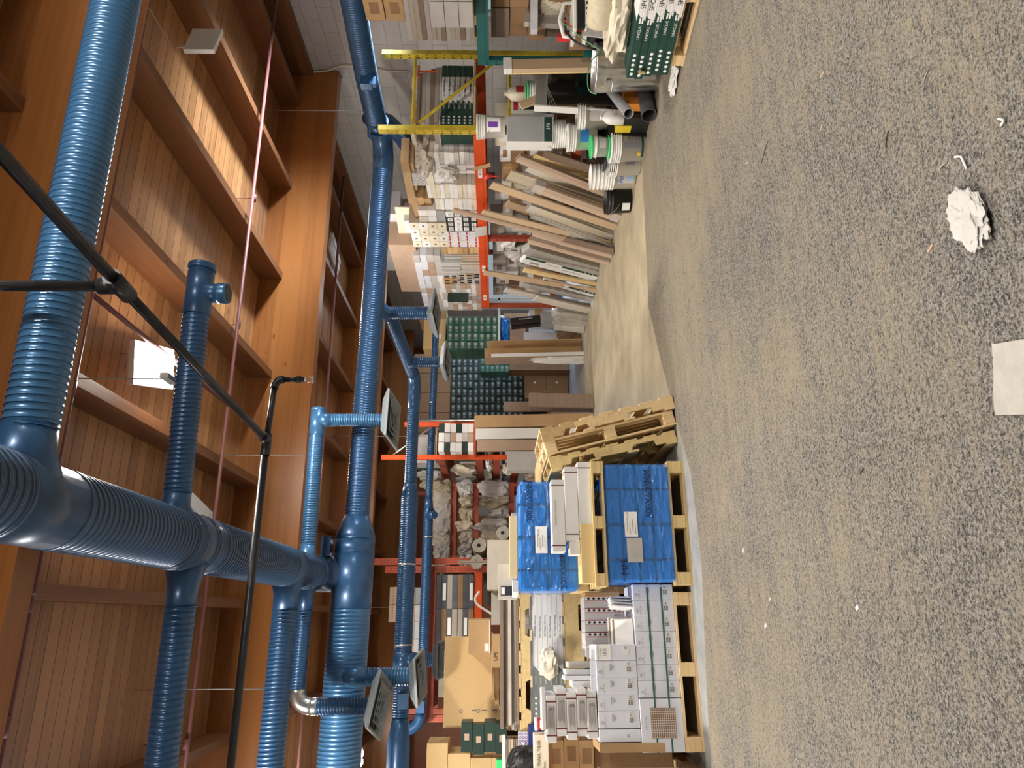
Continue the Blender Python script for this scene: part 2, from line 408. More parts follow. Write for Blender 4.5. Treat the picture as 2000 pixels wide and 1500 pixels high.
# ================================================================ BUILDING
XW = 7.4; ZC = 4.58; ZB = 3.80; YB = 19.0; XL = -7.5; YF = -4.0
f = B(); f.b2((XL-.3, YF-.3, -.2), (XW+3.5, YB+.3, 0)); struct('floor', f, 'floor')
ce = B(); ce.b2((XL-.3, YF-.3, ZC), (XW+.3, YB+.3, ZC+.12)); ceiling = struct('ceiling', ce, 'deck')
# joists run with the view, glulam beams across it
BEAMY = [3.45+4.75*i for i in range(-1, 4)]
k = 0
for X in [2.84+1.33*i for i in range(-7, 4)]:
    for i in range(len(BEAMY)+1):
        y0 = (BEAMY[i-1]+.17) if i else YF; y1 = BEAMY[i] if i < len(BEAMY) else YB
        j = B(); j.b2((X-.045, y0, ZC-.29), (X+.045, y1, ZC)); obj('joist', j, 'joist', ceiling)
for i, y in enumerate(BEAMY):
    j = B(); j.b2((XL, y, ZB), (XW-.02, y+.17, ZC)); o = obj('glulam_beam', j, 'glulam')
    tag(o, ['glulam ceiling beam above and behind the photographer', 'nearest orange-brown glulam ceiling beam, behind the near blue branch duct', 'middle orange-brown glulam ceiling beam, spanning above the long blue cross duct', 'third glulam ceiling beam, beyond the long cross duct', 'farthest glulam ceiling beam in front of the brown back wall'][i], 'beam')
# right wall of painted block with two daylight openings and an added high window
w = B()
def wall_with_holes(w, x0, x1, ys, ye, z1, holes):
    cuts = sorted(holes); y = ys
    for (a, b_, lo, hi) in cuts:
        w.b2((x0, y, 0), (x1, a, z1)); 
        if lo > 0: w.b2((x0, a, 0), (x1, b_, lo))
        w.b2((x0, a, hi), (x1, b_, z1)); y = b_
    w.b2((x0, y, 0), (x1, ye, z1))
HOLES = [(5.0, 6.34, 2.45, 3.05), (6.35, 7.3, .55, 1.75), (11.7, 16.3, 0.0, 3.1)]
wall_with_holes(w, XW, XW+.2, YF, YB, ZC, HOLES); struct('wall_right', w, 'cmu')
w = B(); w.b2((XL-.2, YB, 0), (XW+.2, YB+.2, 2.15), mi=1); w.b2((XL-.2, YB, 2.15), (XW+.2, YB+.2, ZC)); struct('wall_back', w, ['backwood', 'drywall'])
w = B(); w.b2((XL-.2, YF, 0), (XL, YB, ZC)); struct('wall_left', w, 'drywall')
w = B(); w.b2((XL-.2, YF-.2, 0), (XW+.2, YF, ZC)); struct('wall_front', w, 'drywall')
# window sash in the near opening
w = B(); a, b_, lo, hi = HOLES[1]
for yy in (a+.02, (a+b_)/2, b_-.02): w.b2((XW+.06, yy-.02, lo), (XW+.12, yy+.02, hi))
for zz in (lo+.02, (lo+hi)/2, hi-.02): w.b2((XW+.06, a, zz-.02), (XW+.12, b_, zz+.02))
struct('window_1', w, 'lampwhite')
w = B(); a, b_, lo, hi = HOLES[0]
for yy in (a+.02, (a+b_)/2, b_-.02): w.b2((XW+.06, yy-.02, lo), (XW+.12, yy+.02, hi))
for zz in (lo+.02, hi-.02): w.b2((XW+.06, a, zz-.02), (XW+.12, b_, zz+.02))
struct('window_added', w, 'lampwhite')  # unseen window put in as the source of the deck's daylight patches
w = B(); a, b_, lo, hi = HOLES[2]
for yy in (a+.05, b_-.05): w.b2((XW-.03, yy-.05, lo), (XW+.23, yy+.05, hi))
w.b2((XW-.03, a, hi-.1), (XW+.23, b_, hi)); struct('door_1', w, 'lampwhite')
# ledger along the block wall under the deck
w = B(); w.b2((XW-.10, YF, ZC-.42), (XW, YB, ZC)); struct('trim_1', w, 'joist')

# ================================================================ LAMPS
def lamp(loc, lit, label, rz=0, power=120, group=None):
    t = thing('ceiling_light', label, 'ceiling light', loc, rz, group)
    b = B(); b.b2((-.17, -.33, 0), (.17, .33, .045)); b.b2((-.10, -.25, .045), (.10, .25, .10)); obj('housing', b, 'lampwhite', t)
    for s in (-.075, .075):
        q = B(); q.b2((s-.045, -.29, -.022), (s+.045, .29, -.001)); obj('light_strip', q, 'tube' if lit else 'lampwhite', t)
    q = B()
    for sx in (-.1, .1): q.tube([(sx, 0, .05), (sx, 0, ZC-loc[2]+.0)], .004, 6)
    obj('hanger', q, 'wire', t)
    if lit:
        l_ = area('ceiling_light_lamp', (loc[0], loc[1], loc[2]-.06), .34, power*.78, WARM, (0, 0, rz), .6)
        d_ = bpy.data.lights.new('ceiling_light_glow', 'POINT'); d_.energy = power*.24; d_.color = WARM; d_.shadow_soft_size = .12
        g_ = bpy.data.objects.new('ceiling_light_glow', d_); COL.objects.link(g_); g_.location = (loc[0], loc[1], loc[2]-.16)
    return t
lamp((1.95, 5.42, 4.30), True, 'lit twin-strip ceiling light glowing between the joists', -.25, 260)
lamp((5.9, 10.8, 4.30), False, 'unlit white strip light beyond the middle glulam beam', .3)
lamp((.90, 6.6, 4.30), False, 'white strip light half hidden behind the big trunk duct', .2)
lamp((5.6, 13.3, 4.30), False, 'small white fixture behind the long cross duct near the third beam')
for i, (x, y, p) in enumerate([(-2.5, 5.6, 520), (-2.5, 1.2, 240), (2.0, .6, 230), (5.0, 1.6, 260), (-2.5, 10.4, 380), (2.2, 10.4, 70), (4.2, 9.05, 115), (-2.6, 15.6, 120), (-5.5, 4.0, 140)]):  # unseen room lights; the one above the rack is added to brighten it
    lamp((x, y, 4.26), True, 'lit twin-strip ceiling light ' + ['in the left bay outside the picture', 'behind the photographer on the left', 'behind the photographer', 'behind the photographer on the right', 'over the far left racks', 'over the far aisle hidden by ducts', 'added above the right-hand rack, hidden behind the middle beam', 'in the far left corner', 'at the far left edge of the near bay'][i], 0, p)
# unlit flat light panel on the joist at the right
t = thing('unlit_light_panel', 'flat white square panel hanging on a joist near the block wall', 'panel', onZ(400, 80, 4.12), .3)
b = B(); b.b2((-.17, -.02, -.12), (.17, .02, .14)); obj('cover', b, 'lampwhite', t)
b = B(); b.tube([(-.1, 0, .14), (-.12, 0, .25), (.05, -.25, .40), (.2, -.5, .44)], .006, 6); obj('cable', b, 'cream', t)

# ================================================================ DUCTS
def duct_tube(name, p0, p1, r, parent, pitch=.07, m='duct', n=28, ridge=.005):
    b = B(); b.spiral(p0, p1, r, pitch, ridge, n); return obj(name, b, m, parent)
def plain(name, path, r, parent, m='duct', n=28, caps=True):
    b = B(); b.tube(path, r, n, caps=caps); return obj(name, b, m, parent)
def collar(p, ax, r, parent, m='duct', w=.03):
    p = Vector(p); ax = Vector(ax).normalized(); b = B(); b.tube([p-ax*w, p-ax*w*.6, p+ax*w*.6, p+ax*w], [r*1.01, r*1.05, r*1.05, r*1.01], 28); return obj('collar', b, m, parent)
def arc(p, q, r_, k=7):
    """quarter bend from p (leaving along q-axis) given three points"""
    a, b_, c = map(Vector, p); out = []
    for i in range(k+1):
        t = i/k; out.append(a*(1-t)**2 + b_*2*t*(1-t) + c*t*t)
    return out
def diffuser(c, s, parent, rz=0, tilt=0, m='diff'):
    T = TR(c) @ RX(-.11) @ RZ(rz) @ RY(tilt)
    b = B(); n4 = lambda h, z: [(-h,-h,z),(h,-h,z),(h,h,z),(-h,h,z)]
    h = s/2
    rings = [(h*.40, .10), (h*.66, .085), (h, .022), (h, 0), (h*.93, 0), (h*.70, .06)]
    vs = []; 
    for hh, z in rings: vs += n4(hh, z)
    fs = [(i*4+j, i*4+(j+1)%4, (i+1)*4+(j+1)%4, (i+1)*4+j) for i in range(len(rings)-1) for j in range(4)]
    b.add(vs, fs, 0, False, T); o = obj('diffuser', b, m, parent)
    for kk in (.70, .46, .22):
        v = B(); vs = n4(h*kk*.62, .06) + n4(h*kk, -.006) + n4(h*(kk-.02), -.012) + n4(h*kk*.60, .055)
        fs = [(i*4+j, i*4+(j+1)%4, (i+1)*4+(j+1)%4, (i+1)*4+j) for i in range(3) for j in range(4)]
        v.add(vs, fs, 0, False, T); obj('vane', v, m, o)
    v = B(); v.box((0,0,.07), (h*1.3, h*1.3, .004), T); obj('throat', v, 'diffdark', o)
    return o
TX, TZ = .45, 3.40; TRR = .165
t = thing('trunk_duct', 'big dark blue spiral trunk duct coming overhead from the left to the long cross duct', 'duct', (0,0,0))
duct_tube('duct_section', (TX, -1.5, TZ), (TX, 2.62, TZ), TRR, t, .08, 'ducttrunk', n=48, ridge=.007)
plain('plain_sleeve', [(TX, 2.60, TZ), (TX, 3.0, TZ)], TRR+.004, t, 'ducttrunk')
duct_tube('duct_section', (TX, 3.0, TZ), (TX, 4.12, TZ), TRR, t, .08, 'ducttrunk', n=48, ridge=.007)
plain('plain_sleeve', [(TX, 4.10, TZ), (TX, 4.62, TZ)], TRR+.005, t, 'ducttrunk')
for y in (4.14, 4.24, 4.40, 4.44, 4.60): collar((TX, y, TZ), (0,1,0), TRR+.002, t, 'ducttrunk', w=.012)
duct_tube('duct_section', (TX, 4.62, TZ), (TX, 6.30, TZ), TRR, t, .08, 'ducttrunk', n=48, ridge=.007)
plain('plain_sleeve', [(TX, 6.30, TZ), (TX, 6.62, TZ)], TRR+.004, t, 'ducttrunk')
plain('plain_sleeve', [(TX, 6.95, TZ), (TX, 7.02, TZ)], TRR+.006, t, 'ducttrunk')
duct_tube('duct_section', (TX, 6.62, TZ), (TX, 7.25, TZ), TRR, t, .08, 'ducttrunk', n=48, ridge=.007)
plain('elbow', arc([(TX, 7.25, TZ), (TX, 7.60, TZ-.0), (TX, 7.60, 3.05)], 0, 0), TRR+.012, t, 'ducttrunk')
for y in (2.62, 3.0, 6.30, 6.95): collar((TX, y, TZ), (0,1,0), TRR, t, 'ducttrunk', w=.015)

def boot(p, d, r0, r1, L, parent, m='duct'):
    p = Vector(p); d = Vector(d); b = B(); b.tube([p, p+d*L*.55, p+d*L], [r0, r1*1.05, r1], 28); return obj('saddle_boot', b, m, parent)
# near right branch
t = thing('branch_duct', 'wide ribbed blue duct crossing the near glulam beam, nearest branch on the right', 'duct')
boot((TX+.08, 2.76, TZ), (1,0,0), .15, .10, .22, t); duct_tube('duct_section', (TX+.28, 2.76, TZ), (3.9, 2.70, TZ), .10, t, .055, 'duct_lit'); 
duct_tube('duct_section', (3.9, 2.70, TZ), (5.4, 2.70, TZ), .10, t, .055, 'duct_lit')
# second right branch with cap and outlet
t = thing('branch_duct', 'capped blue branch duct with a short round outlet near the lit ceiling light', 'duct')
boot((TX+.08, 4.13, TZ), (1,0,0), .13, .075, .2, t); duct_tube('duct_section', (TX+.26, 4.13, TZ), (1.78, 4.04, TZ), .075, t, .05)
plain('tee', [(1.78, 4.04, TZ), (2.10, 4.03, TZ)], .079, t); collar((2.10, 4.03, TZ), (1,0,0), .080, t, w=.02)
plain('outlet', [(1.93, 4.035, TZ), (1.93, 4.035, TZ-.17)], .060, t); collar((1.93, 4.035, TZ-.15), (0,0,1), .062, t, 'duct_lit', .03)
b = B(); b.lathe([(.056, 0), (.001, 0)], 24, TR((1.93, 4.035, TZ-.182))); obj('outlet_mouth', b, 'diffdark', t)
b = B(); b.box((1.38, 4.06, TZ+.115), (.03, .14, .05)); b.tube([(1.38, 4.06, TZ+.13), (1.38, 4.06, ZC)], .004, 6); obj('hanger', b, 'wire', t)
# second left branch
t = thing('branch_duct', 'ribbed blue duct leaving the trunk toward the lit wood deck on the left', 'duct')
boot((TX-.08, 4.38, TZ), (-1,0,0), .13, .085, .3, t); duct_tube('duct_section', (TX-.36, 4.38, TZ), (-3.2, 4.46, TZ), .085, t, .06)
# third right branch + drop + diffuser
t = thing('branch_duct', 'lit blue branch duct with a ribbed drop and square diffuser above the far aisle', 'duct')
boot((TX+.06, 7.12, TZ), (1,0,0), .14, .072, .22, t, 'duct_lit'); duct_tube('duct_section', (TX+.26, 7.12, TZ), (2.06, 7.09, TZ), .072, t, .045, 'duct_lit'); collar((2.07, 7.09, TZ), (1,0,0), .073, t, 'duct_lit', .015)
plain('tee', [(1.80, 7.09, TZ), (2.06, 7.09, TZ)], .076, t, 'duct_lit')
plain('drop_neck', [(1.96, 7.09, TZ-.02), (1.96, 7.09, TZ-.14)], [.078, .064], t, 'duct_lit')
duct_tube('drop_pipe', (1.96, 7.09, TZ-.12), (1.96, 7.09, 2.72), .064, t, .045, 'duct_lit', ridge=.006); diffuser((1.96, 7.09, 2.62), .50, t, .1)
# left branches
t = thing('branch_duct', 'upper of two parallel ribbed blue ducts leaving the trunk to the left', 'duct')
boot((TX-.06, 6.52, TZ), (-1,0,0), .15, .105, .3, t); duct_tube('duct_section', (TX-.36, 6.52, TZ), (-3.4, 6.46, TZ), .105, t, .06)
t = thing('branch_duct', 'thinner parallel blue duct ending in a silver elbow above a square diffuser', 'duct')
boot((TX-.06, 7.18, TZ), (-1,0,0), .13, .07, .3, t); duct_tube('duct_section', (TX-.36, 7.18, TZ), (-.62, 7.15, TZ), .07, t, .05)
plain('silver_elbow', arc([(-.60, 7.15, TZ), (-.745, 7.15, TZ), (-.745, 7.15, TZ-.16)], 0, 0), .074, t, 'galv')
collar((-.745, 7.15, TZ-.17), (0,0,1), .075, t, 'galv', .03)
duct_tube('drop_pipe', (-.745, 7.15, TZ-.18), (-.745, 7.15, 2.72), .071, t, .05, ridge=.007); diffuser((-.745, 7.15, 2.62), .50, t, .35, .1)
# long cross duct
t = thing('cross_duct', 'longest blue spiral duct crossing the room under the middle beam, bending along the block wall', 'duct')
A1 = Vector((5.60, 7.60, 2.98)); A0 = Vector((-4.0, 7.60, 3.10)); dv = (A0-A1).normalized()
def LTp(X): return A1 + dv*((X-A1.x)/dv.x)
duct_tube('duct_section', LTp(5.3), LTp(1.05), .125, t, .055)
plain('reducer', [LTp(1.05), LTp(.86), LTp(.80)], [.13, .20, .205], t); plain('plain_sleeve', [LTp(.80), LTp(.62)], .207, t)
plain('plain_sleeve', [LTp(.66), LTp(.12)], .210, t)
duct_tube('duct_section', LTp(.12), LTp(-3.9), .205, t, .07, 'duct_lit')
R1 = onX(690, 0, 5.95); 
pts = [LTp(5.3), LTp(5.48), Vector((5.66, 7.50, 2.985)), Vector((5.72, 7.34, 2.99))]
plain('elbow', pts, .128, t)
bend = onX(716, 150, 5.88)
duct_tube('duct_section', pts[-1], onX(738, 245, 5.80), .125, t, .05); duct_tube('duct_section', onX(738, 250, 5.80), bend, .125, t, .05); duct_tube('duct_section', bend, onX(678, -60, 6.0), .125, t, .05)
plain('plain_sleeve', [onX(738, 235, 5.80), onX(738, 262, 5.79)], .131, t); 
b = B(); q = onX(716, 160, 5.72); b.box(q, (.14, .10, .12)); b.box(q+Vector((0,.0,-.08)), (.1,.06,.05)); obj('damper_box', b, 'duct', t)
b = B(); b.box(LTp(.72)+Vector((-.0,-.12,.26)), (.2,.12,.09)); obj('damper_box', b, 'duct', t)
# drop under the cross duct, far side
c0 = Vector((3.50, 7.85, 2.9))
plain('tee', [LTp(3.5)+Vector((0,0,-.02)), c0+Vector((0,.02,-.0)), c0+Vector((0,.05,-.06))], .095, t)
duct_tube('drop_pipe', c0+Vector((0,0,-.02)), c0+Vector((0,0,-.52)), .078, t, .05); diffuser(c0+Vector((0,0,-.62)), .42, t, .4)
# left drop under the cross duct
c1 = Vector((-.52, 7.45, 2.95))
plain('boot_tee', [c1+Vector((0,.1,.10)), c1+Vector((0,0,-.02)), c1+Vector((0,0,-.12))], [.15,.10,.092], t, 'duct_lit')
duct_tube('drop_pipe', c1+Vector((0,0,-.1)), c1+Vector((0,0,-.56)), .085, t, .05, 'duct_lit', ridge=.006); diffuser(c1+Vector((0,0,-.66)), .44, t, -.2, -.06)
# second cross duct, diagonal then straight
t = thing('cross_duct', 'second blue cross duct, running diagonally then straight beyond the long one', 'duct')
P0 = Vector((3.52, 7.95, 2.86)); P1 = Vector((3.30, 9.66, 2.74)); P2 = Vector((2.95, 9.72, 2.745))
duct_tube('duct_section', P0, P1-Vector((-.02,.16,-.01)), .082, t, .05); plain('elbow', [P1-Vector((-.02,.18,-.01)), P1-Vector((.0,.06,0)), P1+Vector((-.10,.04,0)), P1+Vector((-.22,.05,0)), P2-Vector((.1,0,0))], .088, t)
duct_tube('duct_section', P2-Vector((.1,0,0)), (1.78, 9.72, 2.75), .082, t, .05); plain('reducer', [(1.80, 9.72, 2.75), (1.60, 9.72, 2.75)], [.084, .118], t)
duct_tube('duct_section', (1.60, 9.72, 2.75), (-.46, 9.72, 2.76), .115, t, .055); plain('plain_sleeve', [(-.38, 9.72, 2.76), (-.62, 9.72, 2.76)], .122, t)
duct_tube('duct_section', (-.6, 9.72, 2.76), (-1.15, 9.72, 2.76), .10, t, .055); plain('reducer', [(-1.15, 9.72, 2.76), (-1.45, 9.72, 2.77), (-3.9, 9.72, 2.77)], [.10, .14, .14], t)
for X in (.7, -.3): collar((X, 9.72, 2.755), (1,0,0), .118, t, 'galv', .012)
m2 = P0.lerp(P1, .72); duct_tube('drop_pipe', m2+Vector((0,0,-.04)), m2+Vector((0,0,-.44)), .07, t, .05); plain('neck', [m2+Vector((0,0,0)), m2+Vector((0,0,-.12))], [.085,.074], t)
diffuser(m2+Vector((0,0,-.54)), .42, t, .3)
plain('drop_neck', [(-.48, 9.72, 2.74), (-.48, 9.70, 2.58)], [.11, .086], t); duct_tube('drop_pipe', (-.48, 9.70, 2.6), (-.48, 9.70, 2.36), .082, t, .05); diffuser((-.48, 9.70, 2.27), .46, t)
b = B(); b.box((-.95, 9.58, 2.72), (.18, .08, .12)); obj('damper_box', b, 'duct', t)
# third, thin one
t = thing('cross_duct', 'thinnest blue cross duct, farthest away, above the far aisle', 'duct')
duct_tube('duct_section', (5.5, 11.9, 2.66), (1.95, 11.9, 2.70), .058, t, .05); plain('reducer', [(1.97, 11.9, 2.70), (1.72, 11.9, 2.70)], [.06,.082], t)
duct_tube('duct_section', (1.72, 11.9, 2.70), (-1.35, 11.9, 2.72), .08, t, .05); plain('elbow', arc([(-1.35, 11.9, 2.72), (-1.6, 11.9, 2.72), (-1.6, 11.9, 3.1)],0,0), .084, t)
plain('stub', arc([(1.62, 11.86, 2.68), (1.62, 11.6, 2.66), (1.60, 11.5, 2.56)],0,0), .06, t)
for X in (1.3, 3.6): collar((X, 11.9, 2.70), (1,0,0), .083 if X < 2 else .060, t, 'galv', .012)
b = B(); b.box((-1.25, 11.78, 2.72), (.16,.08,.12)); obj('damper_box', b, 'duct', t)
# duct falling behind the tall rack by the wall
t = thing('wall_duct', 'blue round duct dropping behind the loaded rack against the block wall', 'duct')
plain('elbow', [(6.6, 8.2, 3.3), (6.75, 8.5, 3.12), (6.8, 8.9, 2.95)], .13, t); duct_tube('duct_section', (6.8, 8.9, 2.95), (6.85, 11.0, 2.3), .13, t, .055)
b = B(); b.lathe([(.129, 0), (.001, 0)], 24, TR((6.6, 8.2, 3.3)) @ RX(PI/2)); obj('duct_mouth', b, 'diffdark', t)

# ================================================================ PIPES
def pipe(name, label, segs, r, m, group=None):
    t = thing(name, label, 'pipe', (0,0,0), 0, group)
    return t
t = thing('sprinkler_pipe', 'black steel sprinkler pipe crossing under the trunk duct, ending in a sprinkler head', 'pipe')
b = B(); b.tube([(1.00, 4.37, 3.0), (-3.5, 4.30, 3.0)], .023, 14); obj('pipe_run', b, 'blackpipe', t)
b = B(); b.tube([(1.08, 4.37, 3.0), (1.44, 4.37, 2.985)], .019, 14); obj('pipe_run', b, 'blackpipe', t)
b = B(); b.tube(arc([(1.42, 4.37, 2.985), (1.48, 4.37, 2.985), (1.48, 4.37, 2.93)],0,0), .026, 14); obj('elbow', b, 'blackpipe', t)
b = B(); b.tube([(1.48, 4.37, 2.95), (1.48, 4.37, 2.80)], .017, 14); b.tube([(1.48, 4.37, 2.85), (1.48, 4.37, 2.82)], .022, 14); obj('drop_nipple', b, 'blackpipe', t)
b = B(); b.tube([(1.48, 4.37, 2.80), (1.48, 4.37, 2.785)], .014, 10); b.tube([(1.48+.012, 4.37, 2.79), (1.48+.02, 4.37, 2.765), (1.48, 4.37, 2.745)], .003, 6); b.tube([(1.48-.012, 4.37, 2.79), (1.48-.02, 4.37, 2.765), (1.48, 4.37, 2.745)], .003, 6); b.lathe([(.030, 0), (.028, .003), (.001, .003)], 16, TR((1.48, 4.37, 2.742)), capb=True); obj('sprinkler_head', b, 'galv', t)
b = B(); b.tube([(1.12, 4.37, 3.0), (.98, 4.37, 3.0)], .031, 14); b.tube([(1.075, 4.37, 3.0), (1.085, 4.29, 3.0)], .030, 14); obj('tee_fitting', b, 'blackpipe', t)
t = thing('sprinkler_pipe', 'dark steel pipe passing under the near branch duct, with a tee and vertical riser', 'pipe')
q0 = Vector((1.08, 4.37, 3.0)); q1 = Vector((1.225, 2.50, 3.0)); q2 = Vector((1.38, 1.0, 3.0))
b = B(); b.tube([q0, q1], .021, 14); obj('pipe_run', b, 'blackpipe', t)
b = B(); b.tube([q1, q2], .023, 14); obj('pipe_run', b, 'blackpipe', t)
b = B(); dd = (q2-q1).normalized(); b.tube([q1-dd*.07, q1+dd*.07], .034, 16); b.tube([q1, q1+Vector((0,0,.08))], .032, 16); obj('tee_fitting', b, 'blackpipe', t)
b = B(); b.tube([q1+Vector((0,0,.05)), q1+Vector((.0,0,ZC-q1.z-.002))], .021, 14); obj('riser', b, 'blackpipe', t)
t = thing('sprinkler_line', 'thin maroon sprinkler line under the joists between the two nearest beams', 'pipe')
b = B(); b.tube([(7.3, 6.72, 4.22), (-6, 6.90, 4.22)], .017, 10); obj('pipe_run', b, 'pinkpipe', t)
for X in (4.4, 2.9, .6, -1.0):
    b = B(); b.tube([(X-.04, 6.8, 4.22), (X+.04, 6.8, 4.22)], .025, 10); b.tube([(X, 6.8, 4.22), (X, 6.8, ZC)], .004, 6); obj('clamp', b, 'pinkpipe', t)
t = thing('sprinkler_line', 'dark red pipe running just behind the nearest glulam beam', 'pipe')
b = B(); b.tube([(7.3, 3.98, 4.05), (-6, 4.05, 4.05)], .021, 10); obj('pipe_run', b, 'redpipe', t)
for X in (1.3, .1, -.5):
    b = B(); b.tube([(X-.05, 4.0, 4.05), (X+.05, 4.0, 4.05)], .032, 10); b.tube([(X, 4.0, 4.05), (X, 4.0, ZC)], .005, 6); obj('clamp', b, 'redpipe', t)
t = thing('sprinkler_line', 'short maroon pipe passing lengthwise beside the lit ceiling light', 'pipe')
b = B(); b.tube([(2.02, 4.05, 4.18), (2.02, 6.75, 4.20)], .018, 10); obj('pipe_run', b, 'redpipe', t)
t = thing('sprinkler_line', 'maroon pipe near the ceiling beyond the middle beam', 'pipe')
b = B(); b.tube([(7.3, 10.6, 4.22), (-6, 10.7, 4.22)], .02, 10); obj('pipe_run', b, 'pinkpipe', t)
t = thing('sprinkler_line', 'maroon pipe along the top of the block wall', 'pipe')
b = B(); b.tube([(7.3, 6.2, 4.1), (7.3, 6.2, 3.0)], .02, 10); obj('pipe_run', b, 'pinkpipe', t)
# hanger rods
for i, (x, y, yy, z0, la) in enumerate([(600, 889, 7.1, TZ+.07, 'thin hanger rod holding the lit blue branch duct'), (575, 1345, 6.5, TZ+.1, 'thin hanger rod holding the parallel ducts on the left'), (711, 217, 7.6, 3.0, 'thin hanger rod of the cross duct beside the block wall')]):
    p = onY(x, y, yy); b = B(); b.tube([(p.x, yy, z0), (p.x, yy, ZC)], .004, 6); tag(obj('hanger_rod', b, 'wire'), la, 'rod')
# conduit and cable on the wall
b = B(); pp = [onX(600, 190, XW-.03), onX(555, 145, XW-.03), onX(600, 142, XW-.03), onX(640, 138, XW-.03), onX(665, 128, XW-.03), onX(700, 130, XW-.03), onX(760, 140, XW-.03), onX(800, 140, XW-.03)]
b.tube(pp[1:], .011, 8); tag(obj('cable', b, 'cream'), 'grey cable sagging across the block wall at the beam end', 'cable')
for X in (3.0, .2):
    b = B(); b.tube([(X, 11.9, 2.78), (X, 11.9, ZC)], .004, 6); tag(obj('hanger_rod', b, 'wire'), 'thin hanger rod of the thinnest cross duct, '+('right' if X > 1 else 'left')+' of its two rods', 'rod')

# ================================================================ GOODS: builders
rnd = random.Random(11)
def bevbox(d, bev=.003, mi=0, mi_top=None):
    """box sitting on z=0 with chamfered edges"""
    b = B(); x, y, z = d[0]/2, d[1]/2, d[2]
    c = min(bev, x*.3, y*.3, z*.2)
    vs = []
    for zz, i in ((0, c), (c, 0), (z-c, 0), (z, c)):
        X, Y = x-i, y-i
        vs += [(-X+c,-Y,zz),(X-c,-Y,zz),(X,-Y+c,zz),(X,Y-c,zz),(X-c,Y,zz),(-X+c,Y,zz),(-X,Y-c,zz),(-X,-Y+c,zz)]
    fs = [(i*8+j, i*8+(j+1)%8, (i+1)*8+(j+1)%8, (i+1)*8+j) for i in range(3) for j in range(8)]
    fs += [tuple(range(8))[::-1], tuple(range(24, 32))]
    return b.add(vs, fs, mi)
_cache = {}
def carton_mesh(d, m, bev=.003):
    k = (tuple(round(v, 4) for v in d), m, bev)
    if k not in _cache: _cache[k] = bevbox(d, bev).mesh('carton', m)
    return _cache[k]
def carton(label, loc, d, m, rz=0, group=None, name='carton', cat='box', rot=None, bev=.003):
    o = link(name, carton_mesh(d, m, bev), None, loc, rot if rot else (0, 0, rz))
    return tag(o, label, cat, group)
def patch(parent, face, c, wh, m='white', d=None, name='paper_label', off=.0012, th=.001):
    """thin printed sheet stuck on a face: face in '-y','+y','-x','+x','+z'; c = (u, v) centre on the face"""
    u, v = c; w, h = wh; b = B()
    if face == '-y': b.box((u, -d[1]/2-off, v), (w, th, h))
    elif face == '+x': b.box((d[0]/2+off, u, v), (th, w, h))
    elif face == '-x': b.box((-d[0]/2-off, u, v), (th, w, h))
    elif face == '+z': b.box((u, v, d[2]+off), (w, h, th))
    return obj(name, b, m, parent)
def on(face, d, u, v, off=.002):
    if face == '-y': return TR((u, -d[1]/2-off, v))
    if face == '-x': return TR((-d[0]/2-off, u, v)) @ RZ(-PI/2)
    if face == '+x': return TR((d[0]/2+off, u, v)) @ RZ(PI/2)
    if face == '+z': return TR((u, v, d[2]+off)) @ RX(-PI/2)
def rng(a, b): return rnd.uniform(a, b)

def grid(origin, udir, n_u, n_z, d, m, lab, group, name='carton', gap=.004, jit=.012, skip=(), uw='column', first_u='', parts=None, rows=None, brick=False, catg='box', jz=0):
    """n_u by n_z cartons; origin = lower corner of the front face, udir = yaw of the row; d=(len along row, depth, height)"""
    R = RZ(udir); out = []
    for k in range(n_z):
        for i in range(n_u):
            if (i, k) in skip: continue
            mm = m[(i*3+k*5+rnd.randrange(2)) % len(m)] if isinstance(m, (list, tuple)) else m
            sh = d[0]*.5 if (brick and k % 2) else 0
            p = R @ Vector(((i+.5)*(d[0]+gap)+sh, d[1]/2+rng(0, jit), k*(d[2]+.0015)))
            lb = lab.format(tier=ORD[k+1]+' layer', col=ORD[i+1])
            if k == n_z-1 and n_z > 2: lb = lab.format(tier='topmost layer', col=ORD[i+1])
            if k == 0 and n_z > 2: lb = lab.format(tier='lowest layer', col=ORD[i+1])
            o = carton(lb, Vector(origin)+p, d, mm, udir+rng(-.02, .02)*min(1, jit*80), group, name, catg)
            if parts: parts(o, d, i, k)
            out.append(o)
    return out
def facegrid(plane, val, px, n_u, n_z, depth, m, lab, group, **kw):
    """px = (x_top, y_a, x_bottom, y_b) in the photograph; the rack face is the plane X=val or Y=val"""
    xt, ya, xb, yb = px; xm = (xt+xb)/2; ym = (ya+yb)/2
    f_ = onX if plane == 'X' else onY
    z1 = f_(xt, ym, val).z; z0 = kw.pop('z0', f_(xb, ym, val).z)
    a = f_(xm, ya, val); b_ = f_(xm, yb, val)
    if plane == 'X':      # face looks toward -X ; row runs along -Y from far end to near end
        y0, y1 = sorted((a.y, b_.y)); L = y1-y0
        g = .004; d = (L/n_u-g, depth, (z1-z0)/n_z-.0015)
        return grid((val, y1, z0), -PI/2, n_u, n_z, d, m, lab, group, **kw)
    x0, x1 = sorted((a.x, b_.x)); L = x1-x0
    d = (L/n_u-.004, depth, (z1-z0)/n_z-.0015)
    return grid((x0, val, z0), 0, n_u, n_z, d, m, lab, group, **kw)

